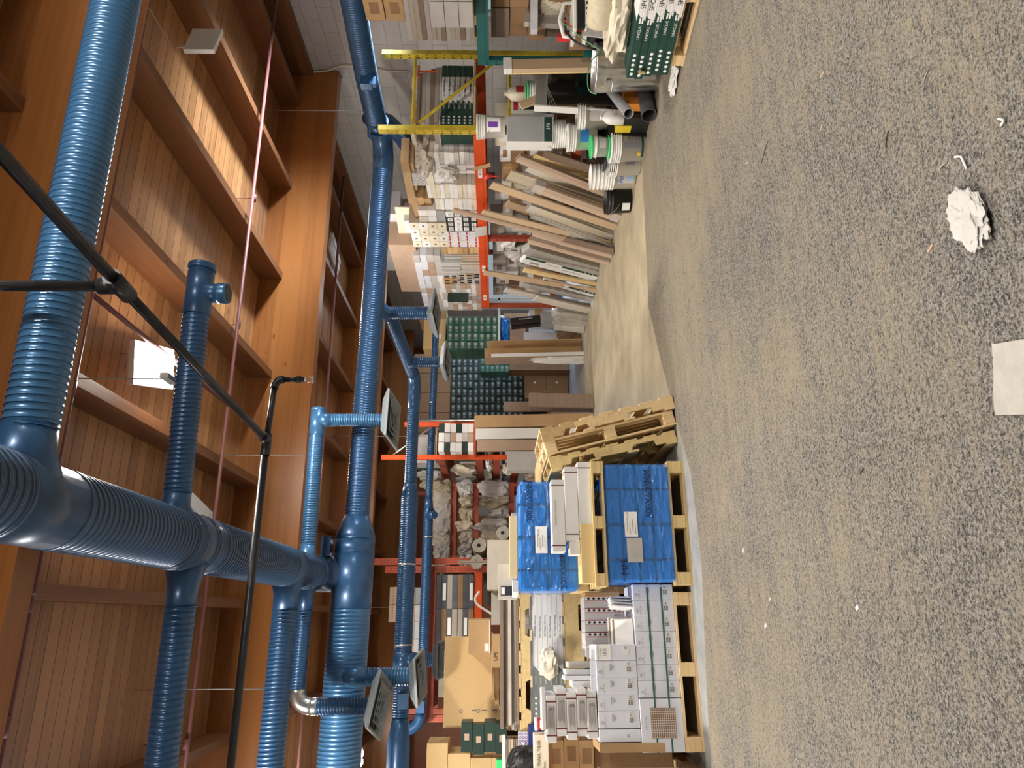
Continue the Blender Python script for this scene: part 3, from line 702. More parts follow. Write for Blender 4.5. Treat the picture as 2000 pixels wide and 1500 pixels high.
def pallet(label, loc, rz=0, size=(1.15, .95, .14), m='palletwood', blocks=True, rot=None, nt=7, group=None, M4=None):
    """block (or notched-stringer) pallet, parts: deck boards, runners, blocks"""
    w, dd, h = size
    t = thing('wooden_pallet', label, 'pallet', loc, rz, group, rot)
    if M4 is not None: t.matrix_world = M4
    bw = dd/nt*.68
    for i in range(nt):
        y = -dd/2+bw/2+(dd-bw)*i/(nt-1); b = B(); b.box((0, y, h-.0085), (w, bw, .017)); obj('deck_board', b, m, t)
    if blocks:
        for x in (-w/2+.05, 0, w/2-.05):
            b = B(); b.box((x, 0, h-.026), (.10, dd, .018)); obj('cross_board', b, m, t)
            for y in (-dd/2+.06, 0, dd/2-.06):
                b = bevbox((.10, .12, h-.035-.018), .004); o = obj('block', b, m, t); o.location = (x, y, .018)
            b = B(); b.box((x, 0, .009), (.10, dd, .018)); obj('bottom_board', b, m, t)
        for y in (-dd/2+.05, dd/2-.05):
            b = B(); b.box((0, y, .0085), (w-.2, .09, .0165)); obj('bottom_board', b, m, t)
    else:
        hh = h-.034
        for x in (-w/2+.02, 0, w/2-.02):
            # stringer with two fork notches: outline in the y-z plane, extruded in x
            n0, n1 = dd*.14, dd*.34; q = .045
            pr = [(-dd/2, .017), (-n1-.0, .017), (-n1+.02, .017+q), (-n0-.02, .017+q), (-n0, .017), (n0, .017), (n0+.02, .017+q), (n1-.02, .017+q), (n1, .017), (dd/2, .017), (dd/2, h-.017), (-dd/2, h-.017)]
            vs = [(x-.018, y, z) for y, z in pr]+[(x+.018, y, z) for y, z in pr]; n = len(pr)
            fs = [(0,1,10+0,11)] ; fs = []
            quads = [(0,1,10,11)]
            # front and back faces triangulated by strips
            tops = [(-dd/2, h-.017), (-n1, h-.017), (-n1+.02, h-.017), (-n0-.02, h-.017), (-n0, h-.017), (n0, h-.017), (n0+.02, h-.017), (n1-.02, h-.017), (n1, h-.017), (dd/2, h-.017)]
            vs = []
            for xx in (x-.018, x+.018):
                vs += [(xx, y, z) for y, z in pr[:10]] + [(xx, y, z) for y, z in tops]
            for k in range(9):
                fs.append((k, k+10, k+11, k+1)); fs.append((20+k+1, 20+k+11, 20+k+10, 20+k))
                fs.append((k, k+1, k+21, k+20)); fs.append((10+k, 30+k, 31+k, 11+k))
            fs.append((0, 20, 30, 10)); fs.append((9, 19, 39, 29))
            b = B(); b.add(vs, fs); obj('stringer', b, m, t)
        for i in range(4):
            y = -dd/2+.05+(dd-.1)*i/3; b = B(); b.box((0, y, .0085), (w, .095, .017)); obj('bottom_board', b, m, t)
    return t

def strap(parent, pts, w, m, name='strap', th=.0015):
    """flat band following points, width along local z unless running vertically"""
    b = B()
    for p, q in zip(pts[:-1], pts[1:]):
        p = Vector(p); q = Vector(q); c = (p+q)/2; dv_ = q-p
        d = [max(abs(v), th) for v in dv_]
        ax = [i for i in range(3) if abs(dv_[i]) > 1e-5]
        if ax and ax[0] == 2: d[0] = max(d[0], w) if abs(dv_.y) < 1e-5 and name != 'strap_side' else d[0]
        else: d[2] = max(d[2], w) if not (len(pts) == 2 and False) else d[2]
        b.box(c, d)
    return obj(name, b, m, parent)

def bucket(label, loc, r, h, m, lid=None, handle=True, ribs=3, band=None, rot=None, group=None, taper=.88, inside=None, name='bucket'):
    t = thing(name, label, 'bucket', loc, rng(-.1, .1) if not rot else 0, group, rot)
    pr = [(r*taper, 0)]
    top = h*.72
    pr += [(r*(taper+(1-taper)*.72), top)]
    for i in range(ribs):
        z = top+(h*.26)*(i/ribs); rr = r*(taper+(1-taper)*z/h)
        pr += [(rr+.002, z), (rr+.011, z+.003), (rr+.011, z+.008), (rr+.001, z+.011)]
    pr += [(r, h-.006), (r+.006, h-.004), (r+.006, h)]
    if lid is None: pr += [(r-.004, h), (r*taper-.006, .01), (.001, .01)]
    b = B(); b.lathe(pr, 32, capb=True); obj('body', b, m, t)
    if lid:
        b = B(); b.lathe([(r+.007, h-.012), (r+.011, h-.010), (r+.011, h+.008), (r+.004, h+.012), (r-.010, h+.012), (r-.014, h+.004), (.001, h+.004)], 32); obj('lid', b, lid, t)
    if handle:
        b = B(); pts = [((r+.016)*math.cos(q), -(r+.02)*math.sin(q)*.72, h*.80-(r)*math.sin(q)*.75) for q in [PI*i/14 for i in range(15)]]
        b.tube(pts, .0022, 6); obj('wire_handle', b, 'wire', t)
    return t
def wrap_label(t, r, z0, z1, a0, a1, m, taper=.88, h=.37, name='printed_label', off=.0015):
    """printed sleeve section on a bucket between angles a0..a1"""
    n = 12; vs = []
    for z in (z0, z1):
        rr = r*(taper+(1-taper)*z/h)+off
        vs += [(rr*math.cos(a0+(a1-a0)*i/n), rr*math.sin(a0+(a1-a0)*i/n), z) for i in range(n+1)]
    fs = [(i, i+1, n+2+i, n+1+i) for i in range(n)]
    b = B(); b.add(vs, fs, 0, True); return obj(name, b, m, t)
def cyl_text(t, s, size, m, r, a, z, depth=.0008):
    """lettering on a round side at angle a"""
    T = TR((r*math.cos(a), r*math.sin(a), z)) @ RZ(a+PI/2)
    o = text('lettering', s, size, m, t, T, depth)
    # wrap the letters round the side
    for v in o.data.vertices:
        ang = v.co.x/r; yy = v.co.y
        v.co = Vector(((r-yy)*math.sin(ang), -(r-yy)*math.cos(ang)+r, v.co.z))
    return o
def blob(label, loc, d, m, name, cat, seed=0, group=None, n=18, rough=.18, sq=2.6, rz=0, flat=0):
    """crumpled sheet / bag shape: folded superellipsoid"""
    rr = random.Random(seed); from mathutils import noise as nz
    b = B(); vs = []; K = n; J = n*2
    for i in range(K+1):
        th = PI*i/K
        for j in range(J):
            ph = 2*PI*j/J
            c = lambda v, e: math.copysign(abs(v)**(2/e), v)
            x = c(math.sin(th), sq)*c(math.cos(ph), sq); y = c(math.sin(th), sq)*c(math.sin(ph), sq); z = c(math.cos(th), sq)
            v = Vector((x, y, z)); q = 1+rough*(nz.noise(v*1.7+Vector((seed, 0, 0)))+.6*nz.noise(v*4.1+Vector((0, seed, 0)))+.35*nz.ridged_multi_fractal(v*3.0+Vector((seed,seed,0)), 1, 2, 3, 1, 2)-.3)
            v *= q; vs.append((v.x*d[0]/2, v.y*d[1]/2, max(0, v.z*d[2]/2+d[2]/2)))
    fs = [(i*J+j, (i+1)*J+j, (i+1)*J+(j+1)%J, i*J+(j+1)%J) for i in range(K) for j in range(J)]
    b.add(vs, fs, 0, False)
    o = obj(name, b, m, None, loc, (0, 0, rz)); return tag(o, label, cat, group)
def pick(*a): return a[rnd.randrange(len(a))]

# ================================================================ LEFT FRONT: white tile cartons on a pallet
PX, PY, PR = -.95, 5.87, math.radians(1.6)
PT = TR((PX, PY, 0)) @ RZ(PR)
def LP(x, y, z): return PT @ Vector((x, y, z))
pallet('pale wooden pallet under the strapped white tile cartons at the front left', LP(.575, .45, 0), PR, (1.15, .9, .143))
WB = .1185; BD = .40; BH = .325
def crystal_parts(o, d, i, k, lower=True):
    # printed emblem, lettering and the barcode label on the front face
    b = B(); u = -d[0]*.02; v = d[2]*.145
    zz = .10
    e = B(); s = .0095
    for dx, dz in ((0, s), (0, -s), (-s, 0), (s, 0)):
        e.add([(dx-.005, 0, dz), (dx, 0, dz-.005), (dx+.005, 0, dz), (dx, 0, dz+.005)], [(0,1,2,3)], 0, False, TR((-d[0]/2*.35, -d[1]/2-.0015, d[2]*.90)))
    obj('printed_emblem', e, 'inkgrey', o)
    text('lettering', 'C R I S T A L', .0125, 'inkgrey', o, on('-y', d, -d[0]/2*.30, d[2]*.83), .0003)
    p = patch(o, '-y', (d[0]*.12, d[2]*.20), (.055, .048), 'white', d)
    text('lettering', '35', .022, 'ink', o, on('-y', d, d[0]*.28, d[2]*.20, .003), .0003)
    q = B()
    for r_ in range(2):
        for c_ in range(3): q.box((d[0]*.12-.028+c_*.012, -d[1]/2-.0028, d[2]*.20+(r_-.5)*.018), (.009, .0008, .014))
    obj('printed_code', q, 'inkgrey', o)
    q = B()
    for r_ in range(3): q.box((d[0]*.10, -d[1]/2-.0012, d[2]*(.66-.035*r_)), (.055-.012*r_, .0008, .003))
    obj('printed_lines', q, 'inkgrey', o)
    return o
# rotated labels in the photo: cartons stand on end, print runs up them
for k, (n, x0, z0, h) in enumerate(((7, .375-.119*0, .145, BH), (4, .165, .145+BH+.002, BH-.008))):
    for i in range(n):
        d = (WB, BD, h-.002); p = LP(x0+(i+.5)*(WB+.001), BD/2+.012+rng(0, .006), z0)
        row = 'lower row' if k == 0 else 'upper row'
        o = carton(f'upright white tile carton in the strapped {row}, {ORD[i+1]} from the {"lattice carton" if k==0 else "kraft corner board"}', p, d, 'whiteblue', PR+rng(-.006, .006), f'white tile cartons, {row}')
        crystal_parts(o, d, i, k)
# the carton with the BURLINGSTONE label
d = (WB, BD, BH-.01); p = LP(.165+4.5*(WB+.001), BD/2+.012, .145+BH+.002)
o = carton('white tile carton with a large BURLINGSTONE label, inner end of the upper row', p, d, 'whiteblue', PR, None); 
patch(o, '-y', (0, d[2]*.80), (WB*.98, .11), 'inkwhite', d)
text('lettering', 'BURLINGSTONE', .013, 'ink', o, on('-y', d, 0, d[2]*.94, .0035), .0003)
text('lettering', 'WALLBODY', .011, 'inkgrey', o, on('-y', d, 0, d[2]*.87, .0035), .0003)
text('lettering', '13.C', .030, 'ink', o, on('-y', d, 0, d[2]*.77, .0035), .0003)
patch(o, '-y', (d[0]*.1, d[2]*.25), (.055, .048), 'white', d); text('lettering', '35', .022, 'ink', o, on('-y', d, d[0]*.26, d[2]*.25, .003), .0003)
d = (.085, BD, BH-.01)
o = carton('narrow white tile carton end at the outer left of the upper row', LP(.115, BD/2+.012, .147+BH), d, 'whiteblue', PR); text('lettering', '35', .022, 'ink', o, on('-y', d, 0, d[2]*.3, .003), .0003)
o = carton('kraft corner board at the left end of the white tile cartons', LP(.035, BD/2, .30), (.062, BD, .49), 'kraft', PR)
# lattice carton: white frame with brown-tiled window
d = (.37, BD, BH-.002); o = carton('white carton with a cut-out window showing brown mosaic tiles', LP(.185, BD/2+.006, .145), d, 'whiteblue', PR)
W0, W1, H0, H1 = -.09, .12, .055, .245
b = B(); b.box(((W0+W1)/2, -d[1]/2-.0015, (H0+H1)/2), (W1-W0, .001, H1-H0)); win = obj('tile_window', b, M['kraftdark'], o)
b = B()
for i in range(13): b.box((W0+(i+.5)*(W1-W0)/13, -d[1]/2-.003, (H0+H1)/2), (.0022, .0012, H1-H0))
for j in range(12): b.box(((W0+W1)/2, -d[1]/2-.003, H0+(j+.5)*(H1-H0)/12), (W1-W0, .0012, .0022))
obj('white_grid', b, 'white', win)
b = B(); b.box(((W0+W1)/2-.0, -d[1]/2-.0022, H1-.018), (W1-W0, .0014, .036)); obj('brown_strip', b, 'kraftdark', win)
text('lettering', 'C R I S T A L', .018, 'inkgrey', o, on('-y', d, .015, d[2]*.87), .0003)
# green straps round the lower row
for zz, nm in ((.235, 'lower'), (.345, 'upper')):
    b = B(); b.b2((0, -.0035, zz), (1.21-.02, -.001, zz+.013), PT @ TR((0, .008, 0))); b.b2((1.205, 0, zz), (1.208, BD, zz+.013), PT)
    tag(obj('strap', b, 'strapgreen'), f'{nm} dark green plastic strap across the lower row of white cartons', 'strap')
# second row behind
for i in range(5):
    d = (.21, .30, BH-.004); carton(f'plain white carton behind the strapped lower row, {ORD[i+1]} from the left', LP(.11+i*.215, .60, .145), d, 'white', PR, 'cartons behind the front row')
for i in range(3):
    d = (.19, .28, .30); carton(f'plain white carton behind the upper row, {ORD[i+1]} from the left, half hidden', LP(.12+i*.2, .60, .145+BH+.004), d, 'white', PR, 'upper cartons behind the front row')
# patterned cartons
for i in range(5):
    d = (.095, .28, .335); p = LP(.66+i*.098+.0475, .47+.14, .145+BH+.004)
    o = carton(f'whitish tile carton edged with a red and black ornamental band, {ORD[i+1]} from the BURLINGSTONE carton', p, d, 'greylight', PR, 'tile cartons with ornamental bands')
    x = d[0]/2-.016
    b = B(); b.box((x, -d[1]/2-.0015, d[2]/2), (.029, .001, d[2]*.92)); bd = obj('printed_band', b, 'white', o)
    b = B()
    for s in (-.0145, .0145): b.box((x+s, -d[1]/2-.0025, d[2]/2), (.003, .001, d[2]*.92))
    obj('red_edging', b, 'inkred', bd)
    b = B()
    for q in range(7):
        zz = d[2]*.1+q*d[2]*.13
        b.add([(x-.012, -d[1]/2-.003, zz), (x, -d[1]/2-.003, zz-.016), (x+.012, -d[1]/2-.003, zz), (x, -d[1]/2-.003, zz+.016)], [(0,1,2,3)])
    obj('black_ornament', b, 'inkred' if i == 9 else 'ink', bd)
    text('lettering', 'TERRATINTA', .012, 'inkgrey', o, TR((-.012, -d[1]/2-.002, .05)) @ RY(PI/2), .0003)
carton('flat kraft end board beside the ornamental tile cartons', LP(1.165, .60, .50), (.035, .28, .30), 'kraft', PR)
# fanned white tiles with brown edges
for i in range(9):
    b = bevbox((.30-.006*i, .012, .15+.012*(i % 3)), .001)
    o = obj('loose_tile', b, 'white' if i % 2 == 0 else 'oakbrown', None, LP(.80-.0+.006*i, .05+i*.028, .145+BH+.004), (-.42, 0, PR+.05))
    tag(o, f'{"white" if i%2==0 else "dark-edged brown"} loose tile in the leaning fan of tiles, {ORD[i+1]} from the front', 'tile', 'fanned loose tiles')
for i in range(4):
    b = bevbox((.013, .12, .17), .001); o = obj('loose_tile', b, 'white', None, LP(1.03+.026*i, .10+.02*i, .145+BH+.004), (0, .10-.03*i, PR+.2))
    tag(o, f'upright white tile at the aisle end of the lower carton row, {ORD[i+1]} in the fan', 'tile', 'upright white tiles')
# five strapped flat boxes on top
for i in range(5):
    d = (.33, .30, .075); p = LP(.27+(.015 if i % 2 else -.01)+.02*(0 if i < 4 else -1), .17, .145+2*BH+i*.0775)
    o = carton(f'flat maroon-strapped white tile box, {["lowest","second from the bottom","third from the bottom","fourth from the bottom","topmost"][i]} of the pile of five', p, d, 'white', PR+rng(-.05, .05), 'strapped flat tile boxes')
    for s in (-.115, .12):
        b = B(); b.box((s, -d[1]/2-.0015, d[2]/2), (.008, .002, d[2]+.004)); b.box((s, 0, d[2]+.001), (.008, d[1]+.004, .002)); obj('maroon_strap', b, 'strapred', o)
    pl = patch(o, '-y', (0, d[2]*.5), (.20, .052), 'greylight', d)
    b = B()
    for r_ in range(5): b.box((-.01+.004*r_, -d[1]/2-.0025, .016+.011*r_), (.15-.02*(r_ % 3), .0008, .0022))
    for r_ in range(3): b.box((.07, -d[1]/2-.0027, .02+.013*r_), (.022, .0008, .007))
    obj('printed_lines', b, 'inkgrey', pl)
carton('opened white box flap folded up on the pile of strapped boxes', LP(.30, .12, .145+2*BH+5*.0778), (.30, .22, .03), 'white', PR+.08, bev=.001)
# white boxes standing behind
for i, (x, w_, z1, mm) in enumerate(((.50, .035, .36, 'white'), (.545, .04, .34, 'white'), (.60, .05, .30, 'creamgrey'), (.45, .05, .25, 'white'))):
    carton(f'{["thin white","slim white","grey-labelled","low white"][i]} carton standing behind the strapped flat boxes', LP(x, .56+.02*i, .145+2*BH-.02), (w_, .24, z1*.62), mm, PR)

# ================================================================ stack at the picture's left edge
o = pallet('dark pallet beneath the black and white patterned tile carton at the left edge', (-1.62, 6.15, 0), 0, (1.1, .9, .14), 'palletdark')
d = (1.0, .45, .60); o = carton('large carton printed with black and white star tiles at the left edge', (-1.60, 5.93, .142), d, 'white', 0)
# star tile panel
pn = patch(o, '-y', (.16, .33), (.62, .17), 'inkwhite', d, 'printed_panel')
b = B()
for q in range(8):
    cx = -.11+q*.08
    for (ax, az) in ((1, 1), (-1, 1), (1, -1), (-1, -1)):
        b.add([(cx, -d[1]/2-.003, .33), (cx+ax*.034, -d[1]/2-.003, .33+az*.012), (cx+ax*.034, -d[1]/2-.003, .33+az*.034), (cx+ax*.012, -d[1]/2-.003, .33+az*.034)], [(0,1,2,3)])
    for az in (-.058, .058): b.box((cx, -d[1]/2-.003, .33+az), (.055, .001, .012))
obj('star_pattern', b, 'ink', pn)
b = B()
for q in range(9): b.add([(.05+q*.05, -d[1]/2-.003, .16), (.07+q*.05, -d[1]/2-.003, .14), (.09+q*.05, -d[1]/2-.003, .16), (.07+q*.05, -d[1]/2-.003, .18)], [(0,1,2,3)])
obj('printed_band', b, 'inkred', o)
carton('kraft tray closing the top of the patterned tile carton', (-1.58, 5.95, .744), (.98, .44, .03), 'kraft')
for s in (.18, .36, .50):
    b = B(); b.box((-1.6+s-.0, 5.70, .46), (.016, .003, .64)); tag(obj('strap', b, 'strapgreen'), f'green strap over the patterned tile carton, {["outer","middle","inner"][[.18,.36,.50].index(s)]} one', 'strap')
def kp(o, d, i, k):
    b = B(); b.box((0, -d[1]/2-.0012, d[2]*.5), (d[0]*.6, .0008, d[2]*.5)); 
for k in range(3):
    for i in range(4):
        o = carton(f'small kraft carton behind the strapped boxes, {ORD[i+1]} from the left in the {["bottom","middle","top"][k]} row', (-1.75+i*.235+.02*(k%2), 6.48, .776+k*.122), (.23, .30, .12), 'kraft', rng(-.02,.02), 'small kraft cartons')
        patch(o, '-y', (0, .06), (.11, .07), 'kraftdark', (.23,.30,.12), 'printed_marks')
carton('big kraft carton supporting the small kraft cartons', (-1.40, 6.62, .142), (1.0, .55, .632), 'kraftdark')
d = (.42, .20, .115); o = carton('cream carton lettered CERAMIC WALL TILES 75x300mm lying on kraft cartons', (-1.09, 6.36, 1.145), d, 'cream', .03)
text('lettering', 'CERAMIC WALL TILES', .035, 'ink', o, on('-y', d, -.0, .078), .0004); text('lettering', '75x300mm', .026, 'ink', o, on('-y', d, -.04, .035), .0004)
# red paint cup
carton('white carton end carrying the small red tub', (-.80, 6.33, .80), (.11, .24, .345), 'white')
t = thing('paint_tub', 'small red tub with a white lid beside the ceramic wall tiles carton', 'tub', (-.80, 6.30, 1.147))
b = B(); b.lathe([(.040, 0), (.046, .085)], 28, capb=True); obj('body', b, 'red', t)
b = B(); b.lathe([(.048, .083), (.050, .086), (.050, .103), (.044, .106), (.001, .106)], 28); obj('lid', b, 'whitepaint', t)
wrap_label(t, .046, .025, .065, -2.2, -.9, 'inkwhite', .87, .085); cyl_text(t, 'DAP', .022, 'inkblue', .0475, -1.57, .045)
blob('black rubbish bag slumped beside the ceramic wall tiles carton', (-1.22, 6.75, 1.13), (.38, .3, .33), 'black', 'rubbish_bag', 'bag', 3)

# ================================================================ tall pile behind the front left pallet
TY = 7.0
for k in range(5):
    pallet(f'{["lowest","second","third","fourth","top"][k]} brown pallet in the pile supporting the film-wrapped plank boxes', (-.30+.02*(k%2), TY+.45, k*.146), 0, (1.25, .9, .144), 'palletdark' if k < 4 else 'oldwood', True, group='pallets in the tall pile')
pallet('yellowed notched pallet with dark fork openings under the wrapped plank boxes', (-.30, TY+.42, .732), PI/2, (.86, 1.30, .21), 'oldwood', False)
SP = []
def spc_box(label, T, L=1.2, w=.20, h=.05, side='-y', split=.45, group=None, film=False, txt=True, flip=False):
    """flooring carton: green end with white round icons, white end with lettering; local x = length, front face -y"""
    t = thing('flooring_carton', label, 'box', (0,0,0), 0, group); t.matrix_world = T
    s = -1 if flip else 1; xs = L*(split-.5)*s
    b = B(); b.b2((min(-L/2*s, xs), -w/2, 0), (max(-L/2*s, xs), w/2, h)); obj('green_end', b, 'green', t)
    # slanted meeting line
    b = B(); x1 = L/2*s
    vs = [(xs, -w/2, 0), (x1, -w/2, 0), (x1, w/2, 0), (xs, w/2, 0), (xs, -w/2, h), (x1, -w/2, h), (x1, w/2, h), (xs, w/2, h)]
    fs = [(3,2,1,0),(4,5,6,7),(0,1,5,4),(1,2,6,5),(2,3,7,6),(3,0,4,7)]
    if flip: fs = [f_[::-1] for f_ in fs]
    b.add(vs, fs); obj('white_end', b, 'white', t)
    b = B(); b.add([(xs, -w/2-.0008, h), (xs, -w/2-.0008, 0), (xs+h*s*.9, -w/2-.0008, h)], [(0,1,2) if not flip else (0,2,1)]); obj('green_corner', b, 'green', t)
    for i in range(5):
        b = B(); b.lathe([(min(h*.21,.0135), 0), (.0005, 0)], 14, TR((-L/2*s+(.035+i*.043)*s, -w/2-.0012, h/2)) @ RX(PI/2)); obj('round_icon', b, 'inkwhite', t)
    if txt:
        text('lettering', 'UNICLIC', h*.42, 'inkwhite', t, TR((-L/2*s+.36*s, -w/2-.002, h/2)), .0004)
        text('lettering', 'SPC Plank Flooring', h*.55, 'ink', t, TR((L*.24*s, -w/2-.002, h/2)), .0004)
    return t
for k in range(6):
    spc_box(f'film-wrapped flooring carton on the tall pile, {["lowest","second from the bottom","third from the bottom","fourth from the bottom","fifth from the bottom","topmost"][k]}', TR((-.34+.012*(k % 2), TY+.12, .945+k*.047)), 1.12, .20, .0445, split=.40, group='film-wrapped flooring cartons')
carton('grey block of planks behind the film-wrapped flooring cartons', (-.34, TY+.52, .945), (1.10, .5, .28), 'greylight')
b = B(); nn = 40; vs = []
from mathutils import noise as mnoise
for j in range(9):
    for i in range(nn+1):
        x = -.93+i*1.20/nn; z = .93+.325*j/8; y = TY-.012-.02*mnoise.noise(Vector((x*4, z*9, 0)))-.012*abs(mnoise.noise(Vector((x*16, z*7, 3))))
        vs.append((x, y, z))
b.add(vs, [(j*(nn+1)+i, j*(nn+1)+i+1, (j+1)*(nn+1)+i+1, (j+1)*(nn+1)+i) for j in range(8) for i in range(nn)], 0, True)
tag(obj('plastic_film', b, 'film'), 'crinkled clear plastic film over the flooring cartons in the tall pile', 'film')
blob('bunched knot of yellowish plastic film on the wrapped flooring cartons', (-.38, TY-.06, 1.0), (.24, .08, .16), 'cream', 'film_bunch', 'film', 5, rough=.35)
pallet('notched pallet lying on the wrapped flooring cartons', (-.34, TY+.42, 1.232), PI/2, (.84, 1.30, .12), 'oldwood', False)
z = 1.356
PLK = [('oakbrown', 1.30, .022), ('oakgrey', 1.28, .02), ('greyplank', 1.25, .022), ('creamgrey', 1.20, .03), ('oakbrown', 1.26, .018), ('oakgrey', 1.3, .022), ('oakbrown', 1.24, .03)]
for k, (mm, L, h) in enumerate(PLK):
    carton(f'{["brown","grey oak","grey","pale","dark brown","grey-brown","broad brown"][k]} plank bundle laid on the tall pile, {ORD[k+1]} layer from the pallet', (-.30+rng(-.03, .03), TY+.16+.02*(k % 3), z), (L, .22, h), mm, rng(-.01, .01), 'plank bundles on the tall pile', name='plank_bundle', cat='planks', bev=.001); z += h+.001
# folded kraft flats with lettering
for k in range(7):
    carton(f'folded kraft flat on the plank bundles, {ORD[k+1]} sheet up', (-.50+.015*k, TY+.42-.01*k, z+.012*k), (.60-.02*(k % 3), .30, .009), 'kraft', rng(-.05, .05), 'folded kraft flats', name='cardboard_flat', cat='cardboard', bev=.001)
d = (.30, .05, .08); o = carton('kraft strip of box lettered UPS on top of the plank pile', (-.28, TY+.22, z), d, 'kraft', 0); text('lettering', 'UPS', .05, 'ink', o, on('-y', d, -.05, .04), .0004)
d = (.32, .26, .22); o = carton('square brown kraft box with a white label, before the big tan box', (-.15, TY+.50, z+.09), d, 'kraft', -.05)
patch(o, '-y', (-.10, .04), (.07, .04), 'white', d); patch(o, '-y', (0, .012), (.30, .008), 'white', d, 'tape_edge')
# big tan board box
d = (.84, .10, 1.10); o = carton('very large flat tan cardboard box standing upright behind the plank pile', (-.58, 7.62+.05, .98), d, 'kraftlight', 0, bev=.006)
for q in range(3):
    b = B(); b.lathe([(.018, 0), (.013, 0)], 18, TR((-.27, -d[1]/2-.002, .93-.17*q)) @ RX(PI/2)); obj('printed_symbol', b, 'inkgrey', o)
for q in range(4):
    b = B(); b.box((-.27+.005, -d[1]/2-.0015, .80-.10*q), (.012, .0008, .05)); obj('printed_lines', b, 'inkgrey', o)
carton('low stack of brown cartons carrying the large tan box', (-.58, 7.96, 0), (.95, .75, .975), 'kraftdark')
# green cartons and kraft boxes at the left
carton('tall brown support carton under the dark green boxes', (-1.62, 7.50, 0), (1.0, .62, 1.46), 'kraftdark')
for k in range(4):
    d = (.25, .24, .104); o = carton(f'dark green box with pale label, {["lowest","second from the bottom","third from the bottom","topmost"][k]} of the column of four', (-1.03+(-.012 if k == 2 else .012*(k % 2)), 7.30, 1.462+k*.106), d, 'greendark', rng(-.03, .03), 'dark green boxes in a column')
    pl = patch(o, '-y', (0, .052), (.055, .042), 'kraftpink', d)
for k, (z0, h, x0, w_) in enumerate(((1.462, .14, -1.40, .34), (1.604, .20, -1.42, .38), (1.806, .21, -1.40, .42), (2.018, .20, -1.36, .52))):
    o = carton(f'tan kraft carton stacked behind the green boxes, {["lowest","second up","third up","topmost"][k]}', (x0, 7.62, z0), (w_, .34, h), 'kraftlight', rng(-.02, .02), 'tan cartons behind the green boxes')
    patch(o, '-y', (-.05, h*.5), (.09, h*.10), 'kraft', (w_, .34, h), 'tape')
carton('green and white carton wedged left of the green boxes', (-1.31, 7.2, 1.462), (.22, .12, .10), 'lime', 0)
# purple lattice carton and navy box
d = (.46, .16, .085); o = carton('white box with a purple lattice pattern lettered FECHHEIMER, on the tall pile', (-1.18, TY+.05, 1.28), d, 'white', 0)
b = B()
for i in range(16):
    for j in range(3):
        b.lathe([(.0115, 0), (.0075, 0)], 8, TR((-.212+i*.0283, -d[1]/2-.002, .016+j*.027)) @ RX(PI/2))
obj('lattice_print', b, 'purple', o); p_ = patch(o, '-y', (.02, .042), (.26, .026), 'white', d, off=.003); text('lettering', 'FECHHEIMER', .026, 'ink', o, on('-y', d, .02, .042, .0055), .0003)
d = (.50, .2, .10); o = carton('navy blue box below the purple lattice box', (-1.14, TY+.06, 1.178), d, 'navy', 0); text('lettering', 'TCNI', .04, 'inkwhite', o, on('-y', d, -.08, .05), .0004)
carton('stack of dark boards carrying the navy box', (-1.22, TY+.08, .0), (.55, .20, 1.176), 'oakbrown')
for k, (mm, h) in enumerate((('oakgrey', .02), ('oakbrown', .018), ('oak', .02), ('oakgrey', .022), ('oakbrown', .02))):
    carton(f'{pick("grey","brown")} plank lying left of the tall pile, {ORD[k+1]} layer', (-1.45, TY+.14, 1.367+k*.0225), (.85, .14, h), mm, rng(-.01, .01), 'planks left of the tall pile', name='plank', cat='plank', bev=.001)
b = B(); b.box((0,0,.015), (.75, .03, .03)); o = obj('white_trim', b, 'whitepaint', None, (-1.35, TY-.0, 1.482), (0, 0, .0)); tag(o, 'white strip of trim lying along the front of the left planks', 'trim')

# ================================================================ blue tile blocks
def blue_block(label, loc, d, texts, rz=0):
    o = carton(label, loc, d, 'bluewrap', rz, bev=.02, name='tile_block')
    # cartons under the wrap: seam lines, straps in both directions
    for u in (-.30, -.02, .27):
        b = B(); x = u*d[0]/.95*1.0
        b.box((x, -d[1]/2-.003, d[2]/2), (.022, .003, d[2]*1.0)); b.box((x, 0, d[2]+.003), (.022, d[1], .003)); obj('vertical_strap', b, 'bluestrap', o)
    for v in (.28, .52, .76):
        b = B(); b.box((0, -d[1]/2-.005, d[2]*v), (d[0]*.99, .003, .018 if v == .52 else .012)); b.box((d[0]/2+.004, 0, d[2]*v), (.003, d[1]*.98, .016)); obj('level_strap', b, 'bluestrap', o)
    for r_ in range(4):
        b = B(); z_ = d[2]*(.16+.24*r_)
        for c_ in range(3): b.box((-d[0]*.28+c_*d[0]*.29, -d[1]/2-.0008, z_), (d[0]*.20, .001, .004))
        obj('printed_lines', b, 'bluestrap', o)
    for s, u, v, sz in texts:
        text('lettering', s, sz, 'blueink', o, TR((u, -d[1]/2-.023, v)), .0005, sx=.9)
    # stretch film over it: separate skin with pleats
    vs = []; nx, nz_ = 90, 40
    for j in range(nz_+1):
        for i in range(nx+1):
            x = -d[0]/2-.004+(d[0]+.008)*i/nx; z_ = .0+d[2]*j/nz_; y = -d[1]/2-.009-.011*abs(mnoise.noise(Vector((x*7+z_*16, z_*5-x*3, d[0]))))-.006*abs(mnoise.noise(Vector((x*30-z_*22, z_*12, d[2]))))
            vs.append((x, y, z_))
    b = B(); b.add(vs, [(j*(nx+1)+i, j*(nx+1)+i+1, (j+1)*(nx+1)+i+1, (j+1)*(nx+1)+i) for j in range(nz_) for i in range(nx)], 0, True)
    obj('stretch_film', b, 'bluefilm', o)
    return o
M['bluefilm'] = mat('blue_stretch_film', (.02,.25,.80), .16, alpha=.42, spec=1, coat=1, bump=1, bscale=9, stretch=(1,1,2.4))
